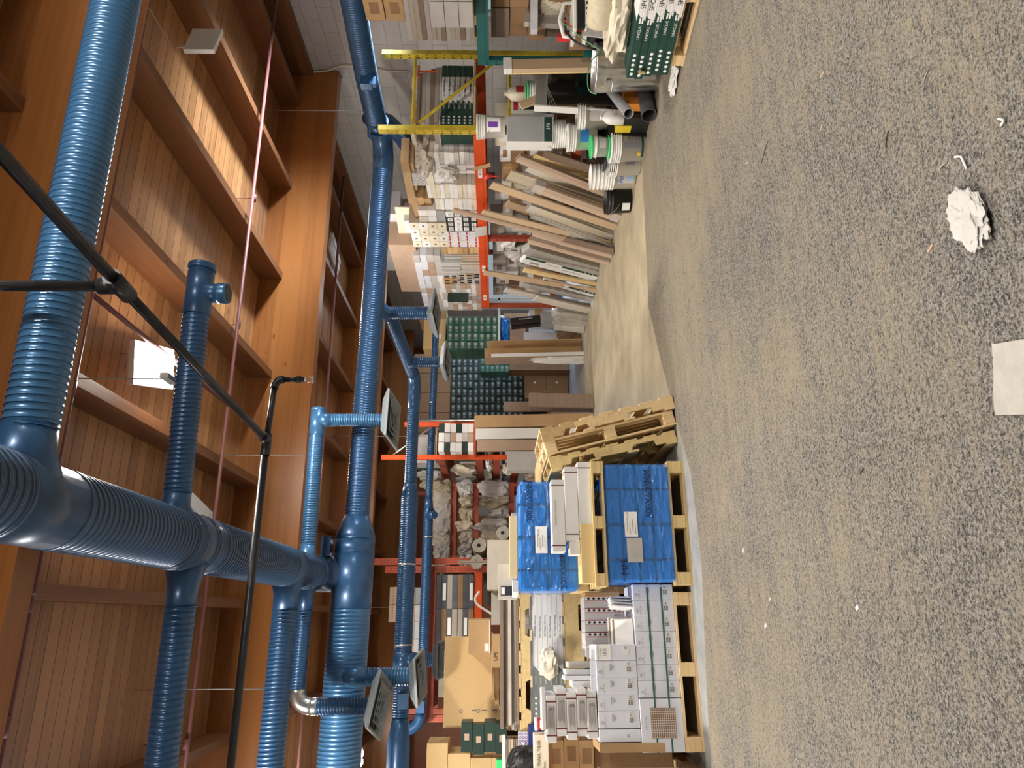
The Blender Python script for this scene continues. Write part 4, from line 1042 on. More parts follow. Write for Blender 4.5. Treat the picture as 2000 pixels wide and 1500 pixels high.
for q_ in M['bluefilm'].node_tree.nodes:
    if q_.type == 'BUMP': q_.inputs['Distance'].default_value = .06
pallet('wooden pallet under the lower blue tile block', (.75, 6.29, 0), 0, (1.0, .95, .135), 'oldwood')
o = blue_block('lower blue plastic-wrapped block of tile cartons lettered 300X600MM', (.745, 6.25, .138), (.94, .88, .54), [('300X600MM', .23, .175, .085), ('MM', -.36, .40, .085)])
DL = (.94, .88, .54)
pl = patch(o, '-y', (-.02, .335), (.20, .105), 'inkwhite', DL, 'paper_label', .024); b = B()
for r_ in range(4): b.box((-.05+.02*(r_%2), -.44-.0262, .30+.022*r_), (.10, .0008, .0035))
obj('printed_lines', b, 'inkgrey', pl); text('lettering', 'No 24', .02, 'ink', pl, TR((.05, -.4665, .36)), .0003)
pl = patch(o, '-y', (-.225, .315), (.19, .125), 'greylight', DL, 'paper_label', .024)
b = B()
for r_ in range(5): b.box((-.22, -.4662, .28+.018*r_), (.12, .0008, .002))
obj('printed_lines', b, 'greylight', pl)
pallet('thin pallet between the two blue tile blocks', (.74, 6.23, .682), 0, (1.0, .93, .10), 'oldwood')
carton('pile of yellowish corrugated pads below the upper blue block, at its left', (.50, 5.94, .784), (.46, .30, .10), 'pineply', 0, name='cardboard_pads', cat='cardboard', bev=.001)
for i in range(12):
    pass
o = blue_block('upper blue plastic-wrapped block of tile cartons with a crumpled film corner', (.67, 6.45, .886), (.90, .80, .49), [('300X600MM', .28, .39, .075), ('300X600MM', -.26, .12, .075)])
DU = (.90, .80, .49); pl = patch(o, '-y', (-.04, .30), (.22, .10), 'inkwhite', DU, 'paper_label', .022)
b = B()
for r_ in range(4): b.box((-.07+.02*(r_%2), -.40-.0242, .27+.02*r_), (.10, .0008, .0035))
obj('printed_lines', b, 'inkgrey', pl); text('lettering', 'No 26', .02, 'ink', pl, TR((.02, -.4245, .325)), .0003)
carton('block of packed pads filling under the upper blue block', (.67, 6.50, .784), (.90, .66, .10), 'oldwood')
# long white boxes in front of the upper blue block
for k, (x, L, ) in enumerate(((.93, .62), (.90, .60), (.80, .58))):
    d = (L, .17, .108); o = carton(f'long white dark-strapped box, {["lowest","middle","top"][k]} of three before the upper blue block', (x-.0, 5.88, .784+k*.110) if k else (x, 5.88, .784), d, 'white', .02*(k-1), 'long white strapped boxes')
    for s in (-.42, .42):
        b = B(); b.box((s*L, -d[1]/2-.0015, d[2]/2), (.007, .002, d[2]+.003)); b.box((s*L, 0, d[2]+.001), (.007, d[1]+.003, .002)); obj('dark_strap', b, 'strapred', o)
    if k == 2:
        text('lettering', 'CERAMICA FONDOVALLE', .018, 'inkgrey', o, on('-y', d, .02, .075), .0003)
carton('end of a fourth white box under the top long box', (.55, 5.90, .886), (.12, .15, .085), 'white')
# things on the upper blue block
z = 1.378
carton('yellowish carton strip lying along the back of the upper blue block', (.60, 6.30, z), (.52, .10, .07), 'pineply', -.02)
carton('dark grey boards under the yellowish strip on the upper blue block', (.62, 6.46, z), (.56, .20, .05), 'greyplank', 0)
d = (.30, .20, .17); o = carton('light grey product box with a black and white picture label, on the upper blue block', (.32, 6.62, z), d, 'creamgrey', .0); 
patch(o, '-y', (-.08, .08), (.08, .13), 'ink', d, 'picture_label'); patch(o, '-y', (-.08, .125), (.06, .03), 'inkwhite', d, 'paper_label', .003)
carton('torn white wrapping at the left corner of the upper blue block', (.24, 6.15, z), (.10, .14, .05), 'white', .3)
# rolls of black tape
# leaning pallets right of the blue blocks
def lean_T(x0, y0, ang, z0=0.0):
    # local z (pallet height) -> world X ; local x (length) -> up ; local y -> world Y
    R = Matrix(((0, 0, 1, 0), (0, 1, 0, 0), (-1, 0, 0, 0), (0, 0, 0, 1)))   # x->-Z ... 
    return TR((x0, y0, z0)) @ RY(-ang) @ R
def lean_pallet(label, xb, yb, ang, L=1.2, wd=.85, h=.13, m='oldwood', blocks=True, notched_front=True):
    # length runs up, deck faces the aisle (+X)
    if blocks: size = (L, wd, h)
    T = TR((xb, yb, 0)) @ RY(-ang) @ TR((0, 0, L/2)) @ RY(PI/2)
    if blocks: return pallet(label, (0,0,0), 0, (L, wd, h), m, True, M4=T)
    # stringer pallet: stringers run along local y, so turn it so that they run up
    T = T @ RZ(PI/2)
    return pallet(label, (0,0,0), 0, (wd, L, h), m, False, M4=T)
A15 = math.radians(14.5)
lean_pallet('pallet leaning nearest the aisle, with long notches in its pale side board', 1.74, 6.33, A15, 1.20, .85, .12, 'palletwood', False)
lean_pallet('block pallet leaning in the middle of the three beside the blue blocks', 1.60, 6.35, A15*.95, 1.16, .85, .13, 'palletwood', True)
lean_pallet('greyish board pallet leaning closest to the blue blocks', 1.44, 6.33, A15*.85, 1.12, .80, .11, 'oldwood', False)
# pile of yellow pallets behind
for k in range(8):
    pallet(f'yellow wooden pallet in the flat pile behind the leaning pallets, {["lowest","second","third","fourth","fifth","sixth","seventh","top"][k]}', (1.14+.05*((k*7) % 3-1)-.012*k, 7.42, k*.142), .03*((k*5) % 3-1), (1.1, .9, .138), 'oldwood', k % 2 == 0, group='flat pile of yellow pallets')

# ================================================================ CARPET and floor litter
ce_ = [onZ(x, y, 0) for x, y in ((1253, 200), (1256, 330), (1262, 460), (1268, 600), (1296, 720), (1326, 830), (1352, 930), (1372, 1100), (1380, 1300), (1391, 1520))]
edge = [(7.2, ce_[0].y-.35)] + [(v.x, v.y) for v in ce_] + [(-7.4, ce_[-1].y+.3)]
b = B(); n_ = len(edge)
top = [(x, y, .007) for x, y in edge]+[(x, YF+.05, .007) for x, y in edge]
bot = [(x, y, .0005) for x, y in edge]
b.add(top+bot, [(i, i+1, n_+i+1, n_+i) for i in range(n_-1)]+[(2*n_+i, 2*n_+i+1, i+1, i) for i in range(n_-1)])
tag(obj('carpet', b, 'carpet'), 'worn grey speckled carpet dusted with tan dirt, covering the near floor', 'carpet')

# ================================================================ RIGHT: racks
RX0 = 5.10
def upright(parent, x, y, z1, m, name='upright', s=.075, z0=0, holes=True, face='x'):
    b = B(); b.b2((x-.004, y-s/2, z0), (x, y+s/2, z1)); b.b2((x, y-s/2, z0), (x+s*.8, y-s/2+.004, z1)); b.b2((x, y+s/2-.004, z0), (x+s*.8, y+s/2, z1))
    o = obj(name, b, m, parent)
    if holes:
        b = B()
        for i in range(int((z1-z0)/.10)):
            for q in (-s*.25, s*.25): b.box((x-.0055, y+q, z0+.06+i*.10), (.002, .010, .022))
        obj('slot_marks', b, 'ink', o)['kind'] = 'stuff'
    return o
def beam(parent, x, y0, y1, z, m, h=.11, name='load_beam'):
    b = B(); b.b2((x-.022, y0, z-h/2), (x+.022, y1, z+h/2)); b.b2((x-.026, y0, z-h*.18), (x+.001, y1, z+h*.12)); return obj(name, b, m, parent)
t = thing('pallet_rack', 'orange-beamed storage rack with yellow end frame, along the right side', 'rack', (0,0,0))
YR = 6.56; YE = 11.15
upright(t, RX0, YR, 2.86, 'yellow'); upright(t, 6.13, YR, 2.87, 'yellow')
b = B(); b.tube([(RX0+.03, YR, 2.49), (6.13, YR, 2.49)], .018, 4, smooth=False); obj('cross_brace', b, 'yellow', t)
b = B(); b.tube([(5.22, YR, 2.42), (6.09, YR, 1.55)], .020, 4, smooth=False); obj('diagonal_brace', b, 'yellow', t)
b = B(); b.tube([(RX0+.03, YR, 1.42), (6.13, YR, 1.42)], .018, 4, smooth=False); obj('cross_brace', b, 'yellow', t)
b = B(); b.tube([(5.22, YR, .30), (6.09, YR, 1.38)], .018, 4, smooth=False); obj('diagonal_brace', b, 'yellow', t)
beam(t, RX0, YR+.03, YE, 1.755, 'orange', .13); beam(t, 6.13, YR+.03, YE, 1.755, 'orange', .12)
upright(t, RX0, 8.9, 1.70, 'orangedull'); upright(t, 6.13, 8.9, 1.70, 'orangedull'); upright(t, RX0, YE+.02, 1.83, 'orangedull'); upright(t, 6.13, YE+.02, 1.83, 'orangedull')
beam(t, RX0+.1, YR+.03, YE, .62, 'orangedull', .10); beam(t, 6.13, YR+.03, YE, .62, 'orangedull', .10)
for (ya, yb, n) in ((YR, 8.88, 6), (8.9, YE, 6)):
    for i in range(n):
        yy = ya+.12+(yb-ya-.24)*i/(n-1); b = B(); b.b2((RX0+.024, yy-.07, 1.80), (6.106, yy+.07, 1.82)); obj('deck_board', b, 'palletwood', t)
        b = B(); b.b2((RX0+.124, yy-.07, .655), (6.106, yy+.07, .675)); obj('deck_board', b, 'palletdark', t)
for (yy, s) in ((7.28, '320 01'), (9.72, '302'), (10.75, '303')):
    b = B(); b.b2((RX0-.0285, yy-.10, 1.735), (RX0-.0265, yy+.10, 1.785)); pl = obj('shelf_label', b, 'inkwhite', t)
    text('lettering', s, .045, 'ink', pl, TR((RX0-.030, yy, 1.76)) @ RZ(-PI/2), .0004)

# top shelf goods, from the yellow frame toward the far end
ZS = 1.822
def fg(px, nu, nz, depth, m, lab, group, X=RX0+.02, **k):
    return facegrid('X', X, px, nu, nz, depth, m, lab, group, **k)
for k in range(6):
    t2 = spc_box(f'dark green and white flooring carton behind the yellow frame, {["lowest","second","third","fourth","fifth","topmost"][k]} of six', TR((5.66, 6.80, ZS+.012+k*.060)), .92, .22, .058, split=.42, group='flooring cartons behind the yellow frame')
    b = B(); b.b2((.30, -.1115, .001), (.461, .1105, .0575)); obj('green_tail', b, 'green', t2)
    text('lettering', 'SPC Plank Flooring', .028, 'ink', t2, TR((.13, -.1125, .029)), .0004)
carton('grey board lying over the green flooring cartons behind the yellow frame', (5.66, 6.83, ZS+.375), (.92, .26, .02), 'greylight')
for k in range(5):
    carton(f'brown-grey profile bundle above the green flooring cartons, {["lowest","second","third","fourth","topmost"][k]}', (5.68+.01*k, 6.84, ZS+.40+k*.052), (.88-.05*k, .24-.01*k, .05), ['oakgrey','oakbrown','greyplank','oakgrey','oakbrown'][k], rng(-.02, .02), 'profile bundles', name='profile_bundle', cat='profiles', bev=.001)
for k, (x, mm, la) in enumerate(((5.30, 'cream', 'pale'), (5.52, 'kraft', 'kraft'), (5.80, 'greylight', 'grey'), (5.95, 'kraftlight', 'tan'))):
    carton(f'small {la} carton on the profile bundles behind the yellow frame', (x, 6.86, ZS+.662), (.16, .18, .05+.015*(k % 2)), mm, rng(-.2, .2))
t = thing('bar_clamp', 'orange bar clamp standing among the goods behind the yellow frame', 'clamp', (5.98, 6.63, ZS+.42))
b = B(); b.box((0, 0, .10), (.012, .02, .22)); obj('bar', b, 'orange', t)
b = B(); b.box((0, 0, .215), (.15, .025, .022)); obj('jaw', b, 'orange', t)

# front face goods along the shelf
fg((838, 322, 930, 298), 1, 9, .30, ['greylight', 'creamgrey', 'white'], '{tier} pale thin carton next to the yellow post on the orange shelf', 'pale cartons next to the yellow post', z0=ZS)
fg((858, 340, 928, 323), 3, 4, .28, ['white', 'grey', 'creamgrey'], 'small open-ended carton {tier}, {col} column past the yellow post', 'open-ended cartons past the yellow post', z0=ZS)
fg((830, 361, 856, 300), 3, 2, .40, ['white', 'greylight', 'cream'], 'white-grey sample box heaped high past the yellow post, {tier}, {col} one', 'sample boxes heaped high', z0=2.245)
fg((845, 358, 860, 342), 2, 1, .3, ['white'], 'white carton end, {col} beside the white carton column', 'white ends', z0=2.13)
fg((834, 388, 931, 361), 1, 11, .35, ['white', 'cream', 'white'], 'flat white carton in the neat column above the 320 shelf label, {tier}', 'neat column of flat white cartons', z0=ZS, jit=.006)
fg((850, 410, 931, 389), 1, 9, .35, ['white', 'cream'], 'flat cream-white carton in the second neat column, {tier}', 'second neat column of cartons', z0=ZS, jit=.006)
def barcode(o, d, i, k):
    patch(o, '-y', (0, d[2]*.5), (d[0]*.7, d[2]*.6), 'inkwhite', d); 
    b = B()
    for q in range(3): b.box((d[0]*(-.2+.2*q), -d[1]/2-.0028, d[2]*.5), (d[0]*.07, .0008, d[2]*.4))
    obj('printed_code', b, 'ink', o)
fg((872, 452, 933, 415), 4, 4, .3, ['greendark', 'white', 'inkgrey'], 'small barcode-labelled carton, {tier}, {col} from the far end', 'barcode cartons', z0=ZS, parts=barcode, jit=.006)
fg((867, 483, 934, 453), 5, 4, .3, ['white', 'whiteblue'], 'white carton printed with red lines, {tier}, {col} from the far end', 'white and red cartons', z0=ZS, parts=lambda o, d, i, k: patch(o, '-y', (0, d[2]*.3), (d[0]*.8, d[2]*.16), 'inkred', d, 'red_print'), jit=.006)
fg((803, 483, 866, 436), 4, 4, .30, ['cream', 'white', 'cream'], 'cream carton with a hand hole, {tier}, {col} from the far end', 'cream cartons with cut-out handles', z0=2.25, parts=lambda o, d, i, k: patch(o, '-y', (0, d[2]*.5), (d[0]*.25, d[2]*.25), 'oakbrown', d, 'hand_hole'), jit=.006)
fg((818, 434, 862, 412), 2, 3, .30, ['grey', 'creamgrey', 'white'], 'grey sample carton under the leaning kraft boxes, {tier}, {col} one', 'grey sample cartons', z0=2.25)
fg((863, 497, 934, 484), 1, 7, .38, ['kraft', 'kraftlight'], 'thin kraft sheet pack, {tier}, between white cartons and grey profile packs', 'kraft sheet packs', z0=ZS)
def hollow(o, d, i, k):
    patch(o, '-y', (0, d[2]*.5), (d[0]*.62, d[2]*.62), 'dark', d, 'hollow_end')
fg((868, 512, 937, 498), 7, 2, .30, ['creamgrey', 'kraft', 'grey'], 'upright tan pack with folded top, {tier}, {col} from the far end', 'upright tan packs', z0=ZS)
fg((862, 535, 937, 513), 8, 2, .30, ['greylight', 'creamgrey', 'grey'], 'long grey-beige profile pack, {tier}, {col} from the far end', 'grey-beige profile packs', z0=ZS, jit=.02)
fg((866, 556, 938, 537), 4, 5, .30, ['kraft', 'greylight', 'creamgrey'], 'hollow-ended profile, {tier}, {col} from the far end', 'hollow-ended profiles', z0=ZS, parts=hollow, jit=.03)
fg((864, 607, 940, 558), 7, 8, .34, ['greylight', 'kraftpink', 'white'], 'small lilac-white carton, far shelf block, {tier}, {col} from the far end', 'small lilac-white cartons', z0=ZS, jit=.014)
fg((818, 607, 864, 500), 9, 4, .34, ['greylight', 'whiteblue', 'kraftpink'], 'lilac-grey carton high on the far block, {tier}, {col} from the far end', 'lilac-grey cartons high on the block', z0=2.43, X=RX0+.16, jit=.014)
carton('dark green flooring carton end sticking out of the far block', onX(915, 573, RX0+.03), (.05, .30, .34), 'greendark', -PI/2)
# kraft boxes on top of the shelf goods
def leanbox(label, pa, pb, w_, th_, m, X=RX0+.1, **k):
    a = onX(*pa, X); c = onX(*pb, X); dv_ = (c-a); L = dv_.length
    zx = dv_.normalized(); yy = Vector((1, 0, 0)); yy = (yy-zx*yy.dot(zx)).normalized(); xx = yy.cross(zx)
    Mx = Matrix((xx, yy, zx)).transposed().to_4x4(); Mx.translation = a+yy*w_/2
    o = link('carton', bevbox((th_, w_, L), .004).mesh('carton', m)); o.matrix_world = Mx
    return tag(o, label, 'box', k.get('group'))
leanbox('long open kraft box tilted over the shelf goods right of the blue wall duct', (790, 316), (806, 398), .34, .10, 'kraft')
leanbox('narrow kraft lid propped inside the long tilted kraft box', (803, 320), (812, 372), .32, .05, 'kraftlight', X=RX0+.14)
for i in range(3):
    leanbox(f'flat kraft box leaning in the row of three on the shelf goods, {["highest","middle","lowest"][i]}', (806+i*14, 384+i*2), (822+i*13, 438-i*2), .34, .09, 'kraft', group='leaning flat kraft boxes')
leanbox('large beige sheet of card leaning behind the kraft boxes', (786, 405), (796, 478), .03, .22, 'cream', X=RX0+.45)
carton('white flat carton on the grey boxes beyond the beige sheet', (5.6, 9.15, 2.74), (.34, .30, .16), 'white', -PI/2)
for i in range(3):
    for k in range(2):
        carton(f'white carton high by the wall duct, {["lower","upper"][k]} row, {ORD[i+1]} from the near side', (5.95, 9.45+i*.34, 3.01+k*.19), (.32, .40, .185), 'whiteblue', -PI/2, 'white cartons high by the wall duct')
carton('light grey panel box high on the far block', (5.75, 10.50, 3.20), (.62, .30, .22), 'grey', -PI/2)
carton('grey-green large box beside the grey panel box, far end of the shelf', (5.75, 10.45, 3.425), (.70, .34, .20), 'greylight', -PI/2)
carton('bearing board under the high boxes at the shelf end', (5.75, 10.3, 2.79), (1.6, .80, .405), 'kraftpink', -PI/2)
# checkered sample box
for k in range(4):
    d = (.26, .30, .055); o = carton(f'speckled mosaic sample box, {["lowest","second","third","topmost"][k]} under the long tilted kraft box', (RX0+.26, 7.62, 2.44+k*.057), d, 'greylight', -PI/2, 'mosaic sample boxes')
    b = B()
    for q in range(8): b.box((-.11+q*.031, -d[1]/2-.0012, .018+.02*(q % 2)), (.016, .0008, .014))
    obj('mosaic_print', b, 'inkgrey', o)
blob('crumpled clear plastic on the pale cartons next to the yellow post', (RX0+.12, 7.18, 2.30), (.30, .45, .22), 'creamgrey', 'plastic_wrap', 'plastic', 9, rough=.4)
blob('loose grey plastic bag among the small open-ended cartons', (RX0+.02, 7.35, 2.02), (.14, .24, .22), 'greylight', 'plastic_bag', 'bag', 12, rough=.4)

# lower part of the rack: crowded cartons seen between the leaning planks
ZL = .677
labn = 'carton on the lower orange-rack shelf'
cols = ['white', 'creamgrey', 'kraft', 'white', 'grey', 'cream', 'kraftdark', 'greylight']
yy = 6.75; c_i = 0
while yy < 11.0:
    w_ = rng(.22, .40); z = ZL; r_ = 0
    while z < 1.48 and yy+w_ < 11.1:
        h = rng(.09, .24); h = min(h, 1.66-z)
        mm = cols[rnd.randrange(len(cols))]
        nm = {'white':'white','creamgrey':'grey-cream','kraft':'kraft','grey':'dark grey','cream':'cream','kraftdark':'brown','greylight':'light grey'}[mm]
        o = carton(f'{nm} {labn}, {ORD[c_i+1]} pile from the near end, {ORD[r_+1]} layer', (RX0+.36+rng(-.06, .10), yy+w_/2, z), (w_-.01, .42, h-.003), mm, -PI/2+rng(-.06, .06), None)
        if rnd.random() < .5: patch(o, '-y', (rng(-.05, .05), h*.5), (w_*.4, h*.4), pick('inkwhite', 'inkgrey', 'kraftdark', 'white'), (w_-.01, .42, h))
        z += h; r_ += 1
    c_i += 1; yy += w_+.01
for i in range(14):
    h = rng(.3, .56); mm = ['kraftdark', 'white', 'kraft', 'oakbrown', 'creamgrey'][i % 5]
    carton(f'carton on the floor under the rack, {ORD[i+1]} from the near end', (RX0+.62, 6.75+i*.31, 0), (.30, .40, h), mm, -PI/2, 'cartons on the floor under the rack')
blob('crumpled white paper wedged on the lower shelf near the kraft tag', (RX0+.10, 9.1, 1.30), (.12, .30, .25), 'white', 'paper_wad', 'paper', 21, rough=.4)
blob('crumpled grey plastic hanging on the lower shelf below the 302 label', (RX0+.10, 9.45, 1.05), (.12, .35, .35), 'greylight', 'plastic_wad', 'plastic', 22, rough=.45)
o = carton('kraft tag hanging off the orange beam near the yellow post', onX(958, 322, RX0-.024), (.07, .004, .22), 'kraftlight', -PI/2, rot=(.3, 0, -PI/2))
o = carton('white paper flap hanging below the orange beam past the middle', onX(950, 450, RX0-.04), (.24, .003, .16), 'white', rot=(.25, 0, -PI/2))
t = thing('dust_pan', 'small red scoop sticking out under the orange beam', 'scoop', onX(962, 344, RX0-.02), -PI/2)
b = B(); b.tube([(0, 0, 0), (0, 0, .10)], [.012, .05], 12); obj('pan', b, 'red', t); b = B(); b.tube([(0, 0, 0), (0, .0, -.08)], .010, 8); obj('handle', b, 'red', t)

# ================================================================ near right rack with teal beam
t = thing('pallet_rack', 'teal-beamed rack at the far right edge, loaded with boards', 'rack', (0,0,0))
beam(t, 5.60, 4.30, 6.03, 1.70, 'teal', .12); beam(t, 6.6, 4.30, 6.03, 1.70, 'teal', .12)
for x in (5.6, 6.6): upright(t, x, 4.26, 2.6, 'teal'); upright(t, x, 6.07, 1.76, 'teal')
beam(t, 5.60, 4.30, 6.03, .60, 'teal', .10); beam(t, 6.6, 4.30, 6.03, .60, 'teal', .10)
for i in range(6):
    b = B(); b.b2((5.625, 4.4+i*.27, 1.762), (6.575, 4.52+i*.27, 1.78)); obj('deck_board', b, 'palletdark', t)
    b = B(); b.b2((5.625, 4.4+i*.27, .652), (6.575, 4.52+i*.27, .67)); obj('deck_board', b, 'palletdark', t)
for k in range(14):
    carton(f'grey-brown board carton on the teal rack, {ORD[k+1]} layer from the beam', (5.79+rng(-.01,.01), 5.20+rng(-.015, .015), 1.782+k*.0485), (1.25, .30, .047), ['oakgrey','greyplank','oakbrown','oakgrey'][k % 4], -PI/2, 'board cartons on the teal rack', name='board_carton', bev=.0015)
for k in range(3):
    for i in range(2):
        carton(f'plastic-wrapped light grey pack before the board cartons, {["bottom","middle","top"][k]} layer, {["near","far"][i]} one', (5.50, 4.95+i*.31, 1.782+k*.135), (.30, .20, .13), 'greylight', -PI/2, 'wrapped light grey packs')
for k in range(2):
    for i in range(3):
        o = carton(f'kraft carton with printed furniture drawing on top of the boards, {["lower","upper"][k]} row, {["nearest","middle","farthest"][i]}', (5.85, 4.78+i*.33, 2.465+k*.20), (.32, .36, .19), 'kraft', -PI/2+rng(-.03, .03), 'kraft cartons on the teal rack')
        patch(o, '-y', (0, .09), (.14, .09), 'kraftdark', (.32, .36, .19), 'printed_drawing')
for k in range(5):
    for i in range(4):
        carton(f'dim brown carton on the lower teal shelf, {ORD[k+1]} layer, {["nearest","second","third","farthest"][i]} stack', (6.0+rng(-.03,.03), 4.55+i*.40, .672+k*.19), (.38, .40, .186), ['kraftdark', 'oakbrown', 'kraftdark2'][(k+i) % 3], -PI/2+rng(-.05, .05), 'dim cartons on the teal rack')  # shade under the teal beam is put into these dark card colours

# ================================================================ leaning planks
def plank(label, bot, topp, w_, th_, m, zt=None, Xt=5.05, zb=0.0, n=1, group=None, skew=0, name='plank', dx=0, film=False, cat='plank', Xb=None):
    c = onX(*topp, Xt)
    if Xb is None: a = onZ(*bot, zb)
    else:
        a = onX(*bot, Xb); a = a+(a-c)*(a.z/(c.z-a.z))
    zx = (c-a).normalized(); L = (c-a).length
    side = Vector((0, -1, 0)); side = (side-zx*side.dot(zx)).normalized(); out = side.cross(zx).normalized()
    # local x = width along the row, y = thickness
    Mx = Matrix((side, zx.cross(side), zx)).transposed().to_4x4(); Mx.translation = a+Vector((0, 0, .004))
    if n == 1:
        o = link(name, bevbox((w_, th_, L), .002).mesh(name, M[m] if isinstance(m, str) else m)); o.matrix_world = Mx; return tag(o, label, cat, group)
    t = thing(name, label, cat, (0,0,0), 0, group); t.matrix_world = Mx
    for i in range(n):
        b = bevbox((w_-rng(0, .004), th_/n*.9, L-rng(0, .02)), .001); q = obj('plank', b, m[i % len(m)] if isinstance(m, (list, tuple)) else m, t); q.location = (rng(-.003, .003), (i-(n-1)/2)*th_/n, 0)
    if film:
        for (z0, z1) in ((0, .12), (L-.13, L+.005)):
            b = B(); b.b2((-w_/2-.003, -th_/2-.003, z0), (w_/2+.003, th_/2+.003, z1)); obj('film_end', b, 'filmend', t)
    return t
M['filmend'] = mat('milky_film', (.75,.76,.76), .2, alpha=.35)
# planks are 'grain Z' when leaning: their own local z is the length
def zplank(n_, c1, c2): M[n_] = wood(n_, c1, c2, 'Z', 'X', .6, .5, 0, seed=len(M), bump=.05, knots=False)
zplank('z_oak', (.36,.245,.15), (.53,.39,.255)); zplank('z_pink', (.34,.24,.175), (.50,.38,.29)); zplank('z_pale', (.50,.43,.33), (.66,.58,.46))
zplank('z_grey', (.27,.255,.235), (.40,.38,.345)); zplank('z_brown', (.12,.085,.06), (.22,.16,.115)); zplank('z_pine', (.60,.44,.21), (.76,.58,.30)); zplank('z_white', (.55,.51,.45), (.68,.64,.57))
plank('dark brown plank leaning behind the yellow-edged plank next to the MAPEI buckets', (1222, 352), (1062, 300), .14, .02, 'z_brown', Xt=5.12)
plank('yellow pine plank leaning beside the dark brown plank, near the MAPEI buckets', (1208, 366), (1040, 306), .14, .045, ['z_pine', 'z_pink'], n=2, Xt=5.1)
plank('pinkish oak plank bundle leaning third from the buckets', (1214, 388), (1010, 306), .13, .055, ['z_pink', 'z_brown'], n=3, Xt=5.08, cat='planks')
plank('broad pale plank with dark edge leaning behind the black bucket', (1200, 398), (1034, 326), .15, .03, ['z_white', 'z_grey'], n=2, Xt=5.07)
plank('wide pale grey-beige plank leaning far back between oak bundles', (1180, 402), (994, 342), .22, .025, 'z_pale', Xt=5.14, Xb=4.98)
plank('pale yellow sheet leaning behind the pinkish-grey bundle', (1178, 404), (1040, 352), .20, .02, 'z_pine', Xt=5.12, Xb=5.0)
plank('pinkish-grey oak bundle wrapped in film, leaning just past the black bucket', (1212, 424), (1043, 362), .17, .07, ['z_pink', 'z_pink', 'z_brown'], n=4, Xt=5.04, film=True, cat='planks')
plank('very long oak plank reaching the orange beam, in front of the bundles', (1204, 444), (957, 360), .15, .022, ['z_oak', 'z_grey'], n=2, Xt=5.04)
plank('film-wrapped bundle of pale planks with a shiny foot, beside the long oak plank', (1196, 462), (1033, 402), .16, .07, ['z_pale', 'z_grey', 'z_grey'], n=5, Xt=5.03, film=True, cat='planks')
plank('grey film-wrapped bundle of planks leaning lower than its pale neighbour', (1194, 484), (1040, 420), .14, .08, ['z_grey', 'z_white'], n=5, Xt=5.01, film=True, cat='planks')
plank('short oak bundle end behind the film-wrapped pale bundle', (1150, 448), (990, 396), .15, .05, ['z_oak', 'z_pink'], n=3, Xt=5.13, cat='planks', Xb=5.05)
plank('longest thin plank running up past the orange beam onto the shelf goods', (1150, 478), (885, 410), .10, .02, 'z_pink', Xt=4.98, Xb=4.86)
plank('oak offcut plank with a yellow stretch leaning across the beam', (1120, 458), (942, 414), .12, .02, 'z_oak', Xt=4.97, Xb=4.88)
for i in range(4):
    plank(f'reddish-brown plank in the spread fan, {ORD[i+1]} from the grey film-wrapped bundle', (1200-i*3, 492+i*7), (1044-i*4, 452+i*6), .12, .028, ['z_brown', 'z_pink', 'z_brown', 'z_pink'][i], Xt=5.05, group='fan of reddish-brown planks')
plank('thick pale-green-grey bundle with film ends, next to the green and white flooring cartons', (1168, 524), (1027, 484), .19, .10, ['z_grey', 'z_pale', 'z_grey'], n=6, Xt=5.08, film=True, cat='planks')
def lean_spc(label, bot, topp, w_, th_, Xt=5.05):
    a = onZ(*bot, 0); c = onX(*topp, Xt); zx = (c-a).normalized(); L = (c-a).length
    side = Vector((0, -1, 0)); side = (side-zx*side.dot(zx)).normalized(); yv = zx.cross(side)
    t = thing('flooring_carton', label, 'box'); Mx = Matrix((side, yv, zx)).transposed().to_4x4(); Mx.translation = a+Vector((0, 0, .004)); t.matrix_world = Mx
    b = bevbox((w_, th_, L), .002); obj('body', b, 'white', t)
    b = B(); b.b2((w_*.5-.05, -th_/2-.0012, .01), (w_*.5+.001, -th_/2-.0002, L*.52)); b.b2((w_*.5-.045, -th_/2-.0012, L*.74), (w_*.5+.001, -th_/2-.0002, L-.01)); obj('green_edge', b, 'green', t)
    for i in range(4):
        b = B(); b.lathe([(.012, 0), (.0005, 0)], 12, TR((w_*.5-.024, -th_/2-.002, .06+.07*i)) @ RX(PI/2)); obj('round_icon', b, 'inkwhite', t)
    T0 = TR((-w_*.08, -th_/2-.0015, L*.36)) @ RY(PI/2)
    text('lettering', 'Innovation Flooring', .042, 'inkgrey', t, T0, .0004)
    text('lettering', 'SPC Plank Flooring', .026, 'inkgrey', t, TR((w_*.16, -th_/2-.0015, L*.62)) @ RY(PI/2), .0004)
    b = B(); b.b2((-w_*.3, -th_/2-.0012, L*.78), (-w_*.02, -th_/2-.0002, L*.90)); obj('grey_label', b, 'grey', t)
    return t
lean_spc('white flooring carton with a green edge leaning beside the pale-green-grey bundle', (1167, 540), (1022, 503), .19, .07)
plank('deep yellow board leaning against the white flooring carton', (1165, 556), (1024, 526), .13, .03, 'z_pine', Xt=5.06)
plank('tall tan plank reaching the orange beam beyond the yellow board', (1164, 568), (945, 532), .15, .02, 'z_oak', Xt=5.05)
lean_spc('second flooring carton with a green edge, partly covered by grey bundles', (1162, 574), (1060, 546), .12, .05, 5.0)
plank('grey-beige plank bundle with film, leaning before the far white boards', (1158, 582), (1020, 552), .15, .08, ['z_grey', 'z_white', 'z_grey'], n=5, Xt=5.06, film=True, cat='planks')
plank('taller off-white board leaning at the far end of the plank row', (1150, 598), (987, 566), .16, .03, 'z_white', Xt=5.07)
plank('broad off-white board in front of the taller one, far end of the row', (1152, 606), (1046, 582), .20, .03, 'z_white', Xt=4.97)
